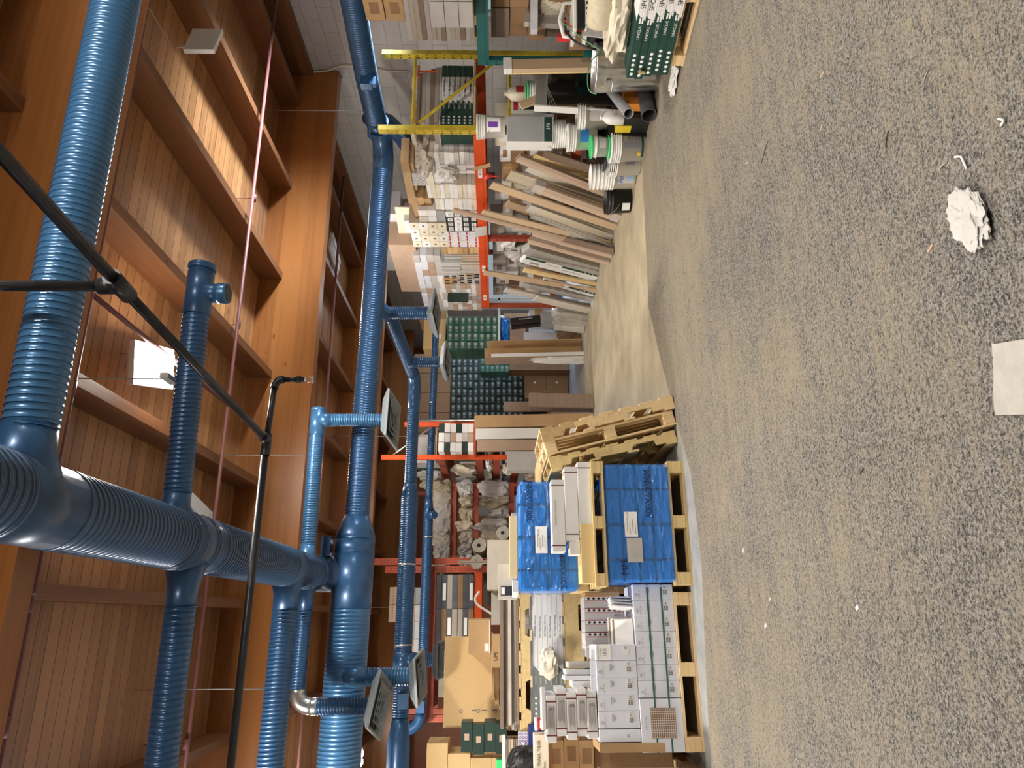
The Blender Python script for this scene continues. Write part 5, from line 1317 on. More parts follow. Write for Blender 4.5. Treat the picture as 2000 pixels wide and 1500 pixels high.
for i in range(3):
    plank(f'white film-wrapped pack leaning low beyond the off-white boards, {ORD[i+1]} toward the far end', (1146-i*2, 618+i*12), (1083, 609+i*13), .20, .10, ['z_white', 'z_grey'], n=3, Xt=4.98, film=True, group='low white film-wrapped packs', cat='planks')
for i in range(2):
    a = onX(1020, 613+i*9, 5.0); d = (.60, .10, .085); 
    o = carton(f'black carton with white and red lettering, {["farther up the row","nearer the open kraft trough"][i]}', onX(1055, 622+i*9, 5.02), (.09, .12, .52), 'black', rot=(.0, -.12, 0))
    carton(f'low grey box carrying the {["first","second"][i]} black lettered carton', (o.location.x+.02, o.location.y, .007), (.16, .15, o.location.z-.02), 'grey')
    text('lettering', 'CLICK FLOORING', .03, 'inkwhite', o, TR((-.0, -.063, .26)) @ RY(PI/2), .0004)
    o2 = text('lettering', 'ULTRAPLAN', .026, 'inkred', o, TR((-.046, 0, .33)) @ RZ(-PI/2) @ RY(PI/2), .0004)
blob('folded brown kraft bag tied with tape at the far end of the plank row', onZ(1134, 655, 0), (.30, .25, .42), 'kraftdark', 'kraft_bag', 'bag', 31, rough=.2)

# ================================================================ RIGHT FRONT: buckets, bin, cartons
# galvanised rubbish bin
t = thing('galvanised_bin', 'ribbed galvanised steel rubbish bin beside the stacked green flooring cartons', 'bin', (4.98, 5.46, 0.007))
b = B(); n = 96; H_ = .635; vs = []; prof = [(.185, 0), (.190, .012), (.190, .05), (.197, .10), (.215, .52), (.218, .54), (.218, .60), (.226, .612), (.226, .625), (.219, .632), (.214, .625), (.210, .54), (.190, .02), (.001, .015)]
for i, (r, z) in enumerate(prof):
    for j in range(n):
        a = 2*PI*j/n; fl = .006*(1 if (j//3) % 2 else 0) if 3 <= i <= 4 else 0
        vs.append(((r-fl)*math.cos(a), (r-fl)*math.sin(a), z))
fs = [(i*n+j, i*n+(j+1)%n, (i+1)*n+(j+1)%n, (i+1)*n+j) for i in range(len(prof)-1) for j in range(n)]
b.add(vs, fs, 0, True); obj('body', b, 'galv', t)
b = B()
a0 = PI*1.05
b.tube([(.224*math.cos(a0-.25), .224*math.sin(a0-.25), .50), (.262*math.cos(a0-.2), .262*math.sin(a0-.2), .47), (.262*math.cos(a0+.2), .262*math.sin(a0+.2), .47), (.224*math.cos(a0+.25), .224*math.sin(a0+.25), .50)], .006, 8); obj('side_handle', b, 'galv', t)
b = B(); b.box((-.222, -.05, .50), (.02, .09, .05)); obj('handle_plate', b, 'galv', t)
blob('clear crumpled plastic showing in the galvanised bin', (4.98, 5.46, .50), (.34, .34, .12), 'film', 'plastic_sheet', 'plastic', 41, rough=.3)
# green hose loop over the bin
b = B(); pts = [onY(1095, 40, 5.25), onY(1120, 62, 5.2), onY(1150, 84, 5.2), onY(1172, 100, 5.22), onY(1156, 118, 5.2), onY(1148, 145, 5.2), onY(1150, 175, 5.2), onY(1165, 184, 5.2)]
def smooth_path(p, k=6):
    out = []
    for i in range(len(p)-1):
        a = p[max(i-1, 0)]; b_ = p[i]; c = p[i+1]; d = p[min(i+2, len(p)-1)]
        for j in range(k):
            t_ = j/k; out.append(.5*((2*b_)+(c-a)*t_+(2*a-5*b_+4*c-d)*t_*t_+(3*b_-a-3*c+d)*t_**3))
    return out+[p[-1]]
b.tube(smooth_path(pts), .0055, 8); M['greenwire'] = mat('green_hose', (.10,.30,.14), .4)
tag(obj('nylon_string', b, 'greenwire'), 'thin green cord looping over the rim of the galvanised bin', 'cord')
b = B(); pts = [onY(1104, 35, 5.3), onY(1106, 60, 5.28), onY(1125, 82, 5.25), onY(1160, 96, 5.25), onY(1172, 86, 5.3)]
b.tube(smooth_path(pts), .011, 8); tag(obj('black_hose', b, 'black'), 'thick black hose curving beside the white crate toward the bin', 'hose')
b = B(); pts = [onY(1100, 38, 5.24), onY(1125, 58, 5.2), onY(1140, 56, 5.2), onY(1141, 22, 5.2)]
b.tube(smooth_path(pts), .006, 8); tag(obj('power_lead', b, 'orange'), 'orange cord draped over the white crate', 'cord')

# pallet with five long green flooring cartons at the right edge
q0 = Vector((4.31, 4.80, .0)); YW = math.radians(-78)      # box length runs toward the camera's right
ux = Vector((.20, -.98, 0)).normalized(); uz = Vector((0, 0, 1)); uy = uz.cross(ux)      # uy points to +x side
Mp = Matrix((ux, uy, uz)).transposed().to_4x4()
pallet('pallet under the five green flooring cartons at the right edge', (0,0,0), 0, (1.2, .80, .115), 'palletwood', M4=TR(q0+ux*.66+uy*.44+Vector((0,0,.007))) @ Mp)
for k in range(5):
    T = TR(q0+ux*(.545+[.02,0,.035,.06,.05][4-k])+uy*(.125+[0,.005,.0,.01,.0][k])+Vector((0, 0, .124+k*.069))) @ Mp
    t2 = spc_box(f'green and white flooring carton lettered UNICLIC at the right edge, {["lowest","second from bottom","middle","second from top","topmost"][k]}', T, 1.2, .22, .067, split=.42, group='flooring cartons at the right edge', txt=False)
    text('lettering', 'UNICLIC', .030, 'inkwhite', t2, TR((-.19, -.1125, .033)), .0004)
    text('lettering', 'SPC', .055, 'ink', t2, TR((.05, -.1125, .033)), .0004)
    b = B()
    for (u0, u1, v0, v1) in ((-.135, -.09, .035, .048), (-.135, -.09, .015, .028), (-.08, -.04, .035, .048), (-.08, -.04, .015, .028), (-.03, .01, .035, .048), (-.03,.01,.015,.028)): b.box(((u0+u1)/2+.02, -.1118, (v0+v1)/2), (u1-u0, .0008, v1-v0))
    obj('printed_text_block', b, 'inkwhite', t2)
blob('torn white paper scrap on the floor at the green cartons pallet', onZ(1322, 150, .007), (.16, .26, .05), 'white', 'paper_scrap', 'paper', 44, rough=.5, rz=.4)
o = carton('splinter of kraft card poking out under the top green cartons', q0+ux*.03+uy*.0+Vector((0, 0, .33)), (.10, .01, .05), 'kraftlight', .6)
# heap on and behind those cartons
ZT = .124+5*.069+.004
b = B(); T = TR((4.66, 4.60, ZT+.235)) @ RZ(math.radians(-70)) @ RY(PI/2)
pr = []
b.lathe([(.055, -.02), (.105, -.02), (.115, .0), (.115, .6), (.05, .6), (.055, -.02)], 28, T); tag(obj('rolled_underlay', b, 'rope'), 'rolled beige underlay with a ragged open end above the green cartons', 'roll')
o = blob('draped off-white canvas sheet hanging over the green flooring cartons', (4.70, 4.62, ZT), (.40, .55, .20), 'cream', 'canvas_sheet', 'sheet', 46, rough=.30, rz=.2)
blob('second fold of off-white canvas sagging toward the bin', (4.80, 4.90, ZT-.20), (.20, .22, .24), 'cream', 'canvas_fold', 'sheet', 47, rough=.35)
b = B(); P_ = [onY(1168, 12, 4.9), onY(1194, 24, 4.9), onY(1184, 74, 4.9), onY(1140, 68, 4.95)]
nrm = (P_[1]-P_[0]).cross(P_[2]-P_[0]).normalized()*.012
b.add(P_+[p+nrm for p in P_], [(0,1,2,3),(7,6,5,4),(0,4,5,1),(1,5,6,2),(2,6,7,3),(3,7,4,0)]); tag(obj('grey_board', b, 'greyplank'), 'triangular-looking grey wood board propped above the canvas sheet', 'board')
# white crate / handle machine
t = thing('tool_crate', 'white and black plastic tool crate with a curved handle, right of the bin', 'crate', onY(1155, 40, 5.25), -.25)
t.location.z = .60
b = bevbox((.34, .34, .10), .02); obj('black_base', b, 'black', t)
b = B()
for k in range(2):
    b = bevbox((.36, .30, .035), .012); o = obj('white_tray', b, 'whitepaint', t); o.location = (0, 0, .11+k*.11)
b = B(); b.b2((-.16, -.153, .150), (.16, -.12, .215)); obj('black_band', b, 'black', t)
q = B()
for i in range(6): q.box((-.13+i*.052, -.153, .128), (.022, .004, .018))
obj('slots', q, 'ink', t)
q = B(); q.tube([(-.17, 0, .25), (-.16, 0, .33), (0, 0, .37), (.16, 0, .33), (.17, 0, .25)], .018, 10); obj('handle', q, 'whitepaint', t)
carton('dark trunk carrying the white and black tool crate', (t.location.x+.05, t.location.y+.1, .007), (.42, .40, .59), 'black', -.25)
o = blob('pile of cream paper sheets with a blue tab at the top right edge', onY(1120, 15, 5.6), (.22, .30, .30), 'cream', 'paper_pile', 'paper', 48, rough=.25)
o.location.z = .86
carton('brown carton holding the cream paper sheets', (o.location.x, o.location.y-.12, .007), (.26, .30, .85), 'kraftdark', 0)
carton('grey plastic tube box with blue print lying at the top right edge', onY(1050, 12, 5.5), (.5, .12, .07), 'whiteblue', -.4)
leanp = thing('plank', 'grey-oak board carton standing upright behind the bin', 'plank', (5.36, 5.80, .007), 0, rot=(0, -.035, 0))
b = bevbox((.13, .05, 1.42), .003); obj('face_board', b, 'z_oak', leanp)
b = bevbox((.13, .022, 1.44), .002); o = obj('side_edge', b, 'z_pine', leanp); o.location = (-.0, .038, 0)
b = bevbox((.145, .08, .085), .004); o = obj('white_end_cap', b, 'whitepaint', leanp); o.location = (0, .0, 1.40)
leanp = thing('plank', 'darker grey board carton leaning right of the upright oak one', 'plank', (5.62, 5.62, .007), 0, rot=(0, .10, 0))
b = bevbox((.16, .06, 1.25), .003); obj('face_board', b, 'z_grey', leanp); b = bevbox((.165, .065, .05), .003); o = obj('end_cap', b, 'creamgrey', leanp); o.location = (0, 0, 1.23)
q_ = onY(1112, 74, 5.55)
carton('red metal bracket piece between the board cartons and black hose', q_, (.07, .05, .12), 'red', .3)
carton('dim brown carton holding the red bracket piece', (q_.x, q_.y, .007), (.16, .16, q_.z-.01), 'kraftdark', .3)
# black film-wrapped appliance carton
d = (.50, .34, 1.06); o = carton('tall glossy black panel carton wrapped in film, left of the bin', (5.30, 6.16, .06), d, 'gloss', rot=(0, .03, .03), bev=.006) if False else None
M['gloss'] = mat('glossy_black', (.006,.006,.008), .08, coat=.6)
o = carton('tall glossy black panel with film-wrapped top, left of the bin', (5.26, 6.12, .05), (.54, .07, 1.10), 'gloss', rot=(.02, .05, .03), bev=.006, name='glossy_board', cat='panel')
dd_ = (.54, .07, 1.10)
b = B(); b.b2((-.275, -.041, .98), (.275, .041, 1.106)); obj('film_wrapping', b, 'filmend', o)
b = B(); b.b2((-.283, -.042, .0), (-.268, .042, 1.11)); obj('white_edge', b, 'whitepaint', o)
for i in range(3): 
    b = B(); b.tube([(-.26, -.040, .95-.03*i), (0, -.043, .99), (.26, -.040, .96+.02*i)], .002, 5); obj('tape_line', b, 'filmend', o)
# oak offcut, white jug above panel
carton('short oak offcut sticking out above the black panel', (5.20, 6.14, 1.12), (.09, .03, .22), 'z_oak', rot=(0, -.45, 0), name='plank', cat='plank')
def jug(label, loc, h=.26, w=.15, m='whitepaint', rz=0, cap='red', lab=None):
    t = thing('jug', label, 'jug', loc, rz)
    b = B(); n = 24; prof = [(.92, 0), (1, .03), (1, .55), (.85, .72), (.45, .86), (.28, .90), (.28, .95)]
    vs = []
    for r, z in prof:
        for j in range(n):
            a = 2*PI*j/n; c = lambda v: math.copysign(abs(v)**.6, v); vs.append((c(math.cos(a))*r*w/2, c(math.sin(a))*r*w*.36, z*h))
    fs = [(i*n+j, i*n+(j+1)%n, (i+1)*n+(j+1)%n, (i+1)*n+j) for i in range(len(prof)-1) for j in range(n)]+[tuple(range(n))[::-1]]
    b.add(vs, fs, 0, True); obj('body', b, m, t)
    b = B(); b.lathe([(.024, h*.93), (.024, h*1.0), (.001, h*1.0)], 16); obj('cap', b, cap, t)
    b = B(); b.tube(smooth_path([Vector((w*.30, 0, h*.60)), Vector((w*.52, 0, h*.72)), Vector((w*.40, 0, h*.88)), Vector((w*.12, 0, h*.90))], 4), .011, 8); obj('grip', b, m, t)
    if lab:
        b = B(); b.box((0, -w*.36-.003, h*.30), (w*.62, .002, h*.34)); pl = obj('printed_label', b, lab, t)
        text('lettering', 'SEAL', h*.10, 'inkred' if lab != 'red' else 'inkwhite', t, TR((0, -w*.36-.005, h*.34)), .0004)
    return t
bucket('green-ribbed pail under the cream jug above the black panel', (5.50, 6.42, .90), .13, .32, 'whitepaint', 'lime', False)
carton('support crate for the pails behind the black panel', (5.45, 6.44, .007), (.40, .30, .89), 'kraftdark')
jug('cream plastic jug with a red label standing on the green-lidded pail', (5.50, 6.42, 1.235), .24, .17, 'cream', .2, 'cream', 'inkred')
# grey-white pair of cartons with green corner
d = (.27, .30, .50); t = carton('tall white and grey glue carton with a green 373 corner, over nested pails', (5.05, 6.52, .95), d, 'white', -.33)
b = B(); b.box((d[0]/2+.0012, 0, .25), (.001, .295, .49)); 
b = B(); b.box((0.0, -d[1]/2-.0014, .30), (.265, .001, .39)); obj('grey_face', b, 'grey', t)
b = B(); b.box((0.0, -d[1]/2-.0014, .055), (.265, .001, .09)); obj('green_corner', b, 'green', t); text('lettering', '373', .05, 'inkwhite', t, TR((.03, -d[1]/2-.003, .055)), .0004)
for k in range(3):
    bucket(f'white ribbed pail nested under the glue carton, {["lowest","middle","top"][k]}', (5.06, 6.53, .55+k*.05), .145, .36-.0*k, 'whitepaint', None, False, 4, group='nested pails under the glue carton')
carton('second white carton with green base and red sign, right of the grey-white glue carton', (5.42, 6.60, .92), (.20, .20, .48), 'white', -.1); 
o = COL.objects[-1] if False else bpy.data.objects[-1]
for nm, c, s_, mm in (('dark_window', (.0, .30), (.10, .16), 'ink'), ('green_base', (0, .06), (.19, .06), 'green'), ('red_sign', (0, .43), (.12, .05), 'inkred')):
    patch(bpy.data.objects[[x for x in bpy.data.objects.keys() if x.startswith('carton')][-1]], '-y', c, s_, mm, (.20, .20, .48), nm)
t = bucket('white pail with a purple label on top of the pile, next to the yellow post', (5.12, 6.50, 1.47), .125, .30, 'whitepaint', 'whitepaint', True)
wrap_label(t, .125, .05, .20, -2.6, -1.2, 'inkwhite', .88, .30); wrap_label(t, .125, .08, .18, -2.2, -1.7, 'purple', .88, .30, off=.003)
# labelled pails in the middle of the heap
def pail(label, loc, r, h, lid, lab, a=(-2.5, -1.1), z=(.25, .62), txt=None, tc='inkblue', **k):
    t = bucket(label, loc, r, h, k.pop('m', 'whitepaint'), lid, True, **k)
    if lab: wrap_label(t, r, h*z[0], h*z[1], a[0], a[1], lab, .88, h)
    if txt: cyl_text(t, txt, h*.11, tc, r*.965+.004, (a[0]+a[1])/2, h*(z[0]+z[1])/2)
    return t
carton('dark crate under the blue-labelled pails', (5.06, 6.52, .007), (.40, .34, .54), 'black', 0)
pail('white pail with a blue label in the middle of the heap', (4.88, 6.36, .50), .135, .30, 'whitepaint', 'inkblue', z=(.3, .6))
pail('white pail with grey instruction print beside the blue-labelled one', (5.02, 6.20, .40), .14, .32, None, 'greylight', z=(.15, .62))
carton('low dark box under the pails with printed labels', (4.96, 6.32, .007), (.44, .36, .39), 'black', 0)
jug('white jug with red lettering lying against the black panel base', (4.84, 5.98, .27), .24, .15, 'whitepaint', .1, 'whitepaint', 'white')
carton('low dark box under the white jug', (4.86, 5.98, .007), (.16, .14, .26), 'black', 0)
carton('yellow plastic container between the pails and the white jug', (4.86, 6.08, .18), (.18, .10, .16), 'yellowp' if 'yellowp' in M else 'yellow', 0)
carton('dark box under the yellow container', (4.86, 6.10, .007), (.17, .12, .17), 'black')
# front buckets
t = bucket('large white bucket with a green ring label, nearest the camera among the buckets', (4.70, 6.28, .007), .150, .36, 'whitepaint', 'whitepaint', True, 4)
wrap_label(t, .15, .03, .055, -2.9, -1.0, 'green', .88, .36); wrap_label(t, .15, .055, .23, -2.15, -1.75, 'inkgrey', .88, .36, 'horse_emblem'); wrap_label(t, .15, .06, .10, -2.8, -2.5, 'yellow', .88, .36, 'yellow_badges')
for i in range(4): wrap_label(t, .15, .075+.035*i, .085+.035*i, -1.65, -1.25, 'inkgrey', .88, .36, 'printed_line')
cyl_text(t, 'Versatile', .032, 'inkgrey', .145, -1.35, .25)
t = bucket('small white tub with lime green lid and base rim on the large white bucket', (4.70, 6.27, .379), .108, .19, 'whitepaint', 'lime', True, 1)
b = B(); b.lathe([(.100, -.0), (.118, .0), (.122, .018), (.104, .022)], 32); obj('base_rim', b, 'lime', t); wrap_label(t, .108, .05, .12, -2.4, -1.2, 'greylight', .88, .19)
t = bucket('white bucket with a horse emblem, between the large one and the printed bucket', (4.72, 6.58, .007), .140, .34, 'whitepaint', None, False, 4)
wrap_label(t, .14, .06, .16, -2.3, -1.8, 'inkgrey', .88, .34, 'horse_emblem'); wrap_label(t, .14, .26, .33, -2.9, -1.5, 'black', .88, .34, 'black_band')
t = bucket('white bucket lettered MAPEI holding nested buckets', (4.74, 6.86, .007), .138, .33, 'whitepaint', None, True, 3)
wrap_label(t, .138, .02, .20, -2.8, -1.2, 'greylight', .88, .33); wrap_label(t, .138, .03, .10, -2.5, -1.7, 'bluelight', .88, .33, 'blue_drawing', .003) if False else None
M['bluelight'] = mat('light_blue_print', (.30,.45,.70), .5)
wrap_label(t, .138, .03, .10, -2.6, -1.8, 'bluelight', .88, .33, 'blue_drawing', .004)
cyl_text(t, 'MAPEI', .060, 'inkblue', .139, -2.15, .165)
for k in range(3): bucket(f'empty white bucket nested in the MAPEI bucket, {["lowest","middle","topmost"][k]}', (4.74, 6.86, .09+.045*k), .137, .325, 'whitepaint', None, False, 2, group='nested empty buckets')
t = bucket('black bucket with a paper label, last of the buckets before the planks', (4.62, 7.16, .007), .150, .29, 'black', None, True, 2)
wrap_label(t, .15, .02, .11, -3.0, -2.3, 'white', .88, .29)
b = B(); b.lathe([(.142, .25), (.001, .255)], 28); obj('pale_filling', b, 'cream', t)
b = B(); b.lathe([(.150, 0), (.150, .02), (.001, .022)], 28, TR((4.86, 6.72, .345)) @ RY(.15)); tag(obj('round_cover', b, 'black'), 'round black lid lying behind the small lime-lidded tub', 'lid')
# tubes and orange box between bin and buckets
def tube_obj(label, p, q, r, m):
    p, q = Vector(p), Vector(q); b = B(); b.tube([p, q], r, 28, caps=False); b.tube([p+(q-p)*.0, q], r*.9, 28, caps=False)
    d_ = (p-q).normalized(); n = 28; 
    o = obj('round_tube', b, m); tag(o, label, 'tube')
    u = d_.orthogonal().normalized(); w = d_.cross(u); c = B()
    c.add([tuple(p+(u*math.cos(2*PI*j/n)+w*math.sin(2*PI*j/n))*rr) for rr in (r, r*.9) for j in range(n)], [(j, (j+1)%n, n+(j+1)%n, n+j) for j in range(n)]); obj('rim', c, m, o)
    c = B(); c.add([tuple(p+(q-p)*.5+(u*math.cos(2*PI*j/n)+w*math.sin(2*PI*j/n))*r*.9) for j in range(n)], [tuple(range(n))]); obj('dark_core', c, 'dark', o)
    return o
tube_obj('thin dark grey tube with an open end poking out beside the bin', onY(1228, 222, 5.55), onY(1192, 176, 5.95), .048, 'plasticgrey')
tube_obj('thick black round tube lying on the floor beside the bin', (4.62, 5.68, .084), (5.05, 5.78, .084), .075, 'greyrope')
carton('orange wooden box standing between the bin and the tubes', (4.98, 5.86, .007), (.26, .10, .28), 'orangebox' if 'orangebox' in M else 'orange', .1, name='orange_box')
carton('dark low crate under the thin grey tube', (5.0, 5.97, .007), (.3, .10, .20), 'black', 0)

# ================================================================ FAR RIGHT / AISLE END
def spc_print(o, d, i, k):
    b = B()
    for q in range(3): b.box((d[0]*(-.30+.1*q), -d[1]/2-.0012, d[2]*.5), (d[0]*.05, .0008, d[2]*.35))
    b.box((d[0]*.18, -d[1]/2-.0012, d[2]*.5), (d[0]*.36, .0008, d[2]*.45))
    obj('printed_marks', b, 'greylight' if M_LIT else 'grey', o)  # print tone follows the painted light: paler on lit cartons, greyer in shade
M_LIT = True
fgY = lambda px, nu, nz, depth, m, lab, g, Y, **k: facegrid('Y', Y, px, nu, nz, depth, m, lab, g, **k)
# shelf rack at the aisle corner
t = thing('shelf_rack', 'pale steel shelf at the aisle corner carrying the lit green cartons', 'rack', (0,0,0))
for x in (4.86, 5.86):
    for y in (12.5, 13.3):
        b = B(); b.box((x, y, .77), (.04, .04, 1.54)); obj('post', b, 'lampwhite', t)
for z in (.45, 1.53):
    b = B(); b.b2((4.86, 12.48, z-.03), (5.9, 13.34, z+.015)); obj('shelf_board', b, 'lampwhite', t)
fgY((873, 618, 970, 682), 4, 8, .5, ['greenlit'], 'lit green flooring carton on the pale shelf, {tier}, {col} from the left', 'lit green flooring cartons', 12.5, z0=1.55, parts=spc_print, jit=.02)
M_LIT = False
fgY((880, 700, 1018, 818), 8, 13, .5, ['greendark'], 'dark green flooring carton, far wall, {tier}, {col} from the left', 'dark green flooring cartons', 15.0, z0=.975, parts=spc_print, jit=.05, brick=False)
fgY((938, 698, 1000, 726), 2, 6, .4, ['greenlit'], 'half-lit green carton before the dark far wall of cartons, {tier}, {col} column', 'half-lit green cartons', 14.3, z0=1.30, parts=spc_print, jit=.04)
for i in range(4): carton(f'brown carton carrying the half-lit green cartons, {ORD[i+1]} of four', (5.20+.27*(i % 2), 14.55, .65*(i//2)), (.26, .42, .648), 'kraftdark')
# four brown cartons on the floor at the aisle end plus an open one
for k in range(2):
    for i in range(2):
        d = (.62, .5, .47); o = carton(f'brown carton with a tiny white label at the aisle end, {["lower","upper"][k]} {["left","right"][i]}', (4.86+i*.64, 14.95, .01+k*.475), d, 'kraft' if False else 'kraftdark2', 0, 'brown cartons at the aisle end')
        patch(o, '-y', (.05, .25), (.05, .04), 'inkwhite', d)
t = thing('open_carton', 'open brown carton with raised flaps at the aisle end, left of the closed four', 'box', (4.28, 14.6, 0))
b = B(); b.box((0, .25, .24), (.46, .02, .48)); b.box((-.22, 0, .24), (.02, .5, .48)); b.box((.22, 0, .24), (.02, .5, .48)); b.box((0, -.25, .22), (.46, .02, .44)); obj('walls', b, 'kraftdark2', t)
b = B(); b.box((.30, -.05, .55), (.02, .40, .20), TR((0,0,0))); obj('flap', b, 'kraftdark2', t)
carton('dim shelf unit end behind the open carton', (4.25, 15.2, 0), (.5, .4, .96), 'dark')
carton('white tube standing in front of the dim shelf end', (4.35, 14.9, .50), (.07, .07, .40), 'white')
for i in range(3): carton(f'brown carton under the dark far wall of cartons, {ORD[i+1]}', (4.5+.6*i, 15.60, 0), (.58, .5, .985), 'kraftdark2')
# kraft cartons high above the green ones
for i in range(4):
    for k in range(2):
        carton(f'brown carton stacked high at the far end, {["lower","upper"][k]} row, {ORD[i+1]} from the left', (4.1+i*.46, 15.30, 2.60+k*.42), (.45, .5, .41), 'kraftdark2', 0, 'brown cartons stacked high')
o = carton('light kraft carton with a small white label above the lit green cartons', (5.17, 12.80, 2.54), (.62, .5, .42), 'kraftlight', 0); patch(o, '-y', (-.05, .12), (.10, .07), 'inkwhite', (.62, .5, .42))
carton('brown carton beside the light kraft carton above the green cartons', (5.62, 12.9, 2.54), (.26, .5, .52), 'kraft', 0)
# white goods right of the trough
for i, (x, y, z, d, mm, la) in enumerate(((5.35, 12.35, .01, (.34, .25, .95), 'white', 'tall white board pack standing on the floor before the pale shelf'), (5.02, 12.40, .01, (.20, .12, 1.05), 'whiteblue', 'narrow white board pack beside the tall white pack'), (4.93, 12.7, .47, (.12, .16, .60), 'white', 'crumpled white roll upright on the pale shelf'), (5.20, 12.6, 1.02, (.32, .2, .30), 'kraftpink', 'beige carton in the blue bag on the pale shelf'))):
    carton(la, (x, y, z), d, mm, rng(-.1, .1))
blob('blue plastic bag on the pale shelf above the white packs', (5.28, 12.62, 1.30), (.44, .28, .20), 'bluewrap', 'plastic_bag', 'bag', 51, rough=.4)
o = carton('torn kraft card lettered TG in front of the white packs', (5.34, 12.18, .70), (.36, .01, .16), 'kraft', -.1); text('lettering', 'TG', .10, 'ink', o, TR((-.08, -.007, .08)) @ RY(-PI/2), .0005)
carton('bundle of brown slats standing on the pale shelf under the lit cartons', (5.55, 12.62, .47), (.10, .10, .95), 'oak')
# open long kraft trough
T = thing('kraft_trough', 'long open kraft cardboard trough standing upright at the aisle corner', 'box', (4.62, 12.0, 0), 0, rot=(0, -.03, .2))
b = B(); b.box((0, .12, .90), (.34, .012, 1.78)); obj('back_panel', b, 'kraft', T)
b = B(); b.box((-.17, 0, .89), (.012, .25, 1.78)); obj('side_panel', b, 'kraftpink', T)
b = B(); b.box((.17, 0, .88), (.012, .25, 1.70)); obj('side_panel', b, 'kraft', T)
b = B(); b.box((-.14, -.12, .84), (.07, .02, 1.66)); obj('torn_white_lining', b, 'white', T)
blob('crumpled white wrapping caught on the kraft trough', (4.42, 11.92, 0), (.16, .10, .9), 'white', 'plastic_wrap', 'plastic', 53, rough=.45)

# ================================================================ FAR LEFT racks
XR = 2.54; YF0 = 11.5
t = thing('pallet_rack', 'far orange rack left of the aisle, seen end-on with a silver diagonal brace', 'rack', (0,0,0))
for x, z1 in ((XR, 3.46), (XR+.56, 3.10)):
    b = B(); b.box((x, YF0, z1/2), (.075, .06, z1)); obj('upright', b, 'orange', t)
    b = B(); b.box((x, 15.0, z1/2), (.075, .06, z1)); obj('upright', b, 'orangedull', t)
for z in (2.50, 1.86, 1.57, 1.23, .55):
    for x in (XR, XR+.56):
        b = B(); b.b2((x-.02, YF0+.03, z-.06), (x+.02, 14.97, z+.06)); obj('load_beam', b, 'orangedull', t)
    b = B(); b.b2((XR+.02, YF0+.05, z+.061), (XR+.54, 14.95, z+.075)); obj('shelf_board', b, 'palletdark', t)
b = B(); b.tube([(XR+.02, YF0-.01, 1.95), (XR+.54, YF0-.01, 2.60)], .016, 8); b.tube([(XR+.54, YF0-.01, 2.62), (XR+.02, YF0-.01, 3.3)], .016, 8); obj('silver_brace', b, 'galv', t)
for zi, (z, z2) in enumerate(((2.576, 3.05), (1.936, 2.40), (1.646, 1.76), (1.306, 1.48), (.626, 1.12))):
    n_ = 7
    for i in range(n_):
        if i == 0 and zi == 0: continue
        y = YF0+.30+i*.48; h = rng(.55, .95)*(z2-z)
        carton(f'{["top","second","third","fourth","lowest"][zi]} shelf carton of the far orange rack, {ORD[i+1]} from the near end', (XR+.28+rng(-.03,.03), y, z), (.44, .50, h), ['white','greylight','green','creamgrey','kraftpink','white'][(i+zi*2) % 6], -PI/2+rng(-.05, .05), 'cartons on the far orange rack')
        if (i+zi) % 2 == 0: blob(f'crumpled white wrapping hanging on the {["top","second","third","fourth","lowest"][zi]} shelf beside its {ORD[i+1]} carton', (XR-.02, y+.1, z+.0), (.16, .42, (z2-z)*.9), pick('white', 'cream', 'greylight'), 'plastic_wrap', 'plastic', 60+zi*8+i, rough=.45, n=10)
for k in range(6):
    for i in range(3):
        carton(f'small red-white carton at the rack end under the silver brace, {ORD[k+1]} layer, {["left","middle","right"][i]}', (XR+.11+.16*i, YF0-.17, 1.94+k*.095), (.15, .22, .092), ['white', 'greylight', 'greendark', 'white', 'white', 'kraftpink'][(k*2+i*5) % 6], rng(-.05, .05), 'small cartons at the rack end')
carton('plank shelf bracket under the small cartons at the rack end', (XR+.27, YF0-.17, 1.90), (.56, .26, .036), 'orangedull')
# long kraft and white boxes standing in front of the rack end
def stand(label, x, y, w_, dd_, h, m, lean=0, z=0, rz=0): return carton(label, (x, y, z), (w_, dd_, h), m, rot=(0, lean, rz))
stand('long kraft carton standing upright at the end of the far rack', 3.04, YF0-.50, .20, .10, 1.92, 'kraft', -.02)
stand('long white gutter-like profile standing beside the kraft carton', 2.82, YF0-.50, .17, .10, 1.90, 'whitepaint', -.01)
stand('pinkish-brown board pack standing left of the white profile', 2.62, YF0-.48, .17, .10, 1.88, 'kraftpink', 0)
stand('dark grey board standing right of the upright kraft carton', 3.32, YF0-.30, .16, .06, 1.45, 'oakbrown', .0)
stand('brown-grey board pack, lower, in front of the grey board', 3.32, YF0-.60, .22, .10, 1.05, 'oakbrown', .02)
stand('lilac-grey carton standing low beside the pinkish board pack', 2.36, YF0-.45, .30, .25, 1.40, 'greylight', 0)
b = B(); b.tube([(3.15, YF0-.02, 0), (3.16, YF0-.05, 2.9)], .02, 10); tag(obj('metal_tube', b, 'galv'), 'thin bare metal tube standing at the end of the far rack', 'tube')
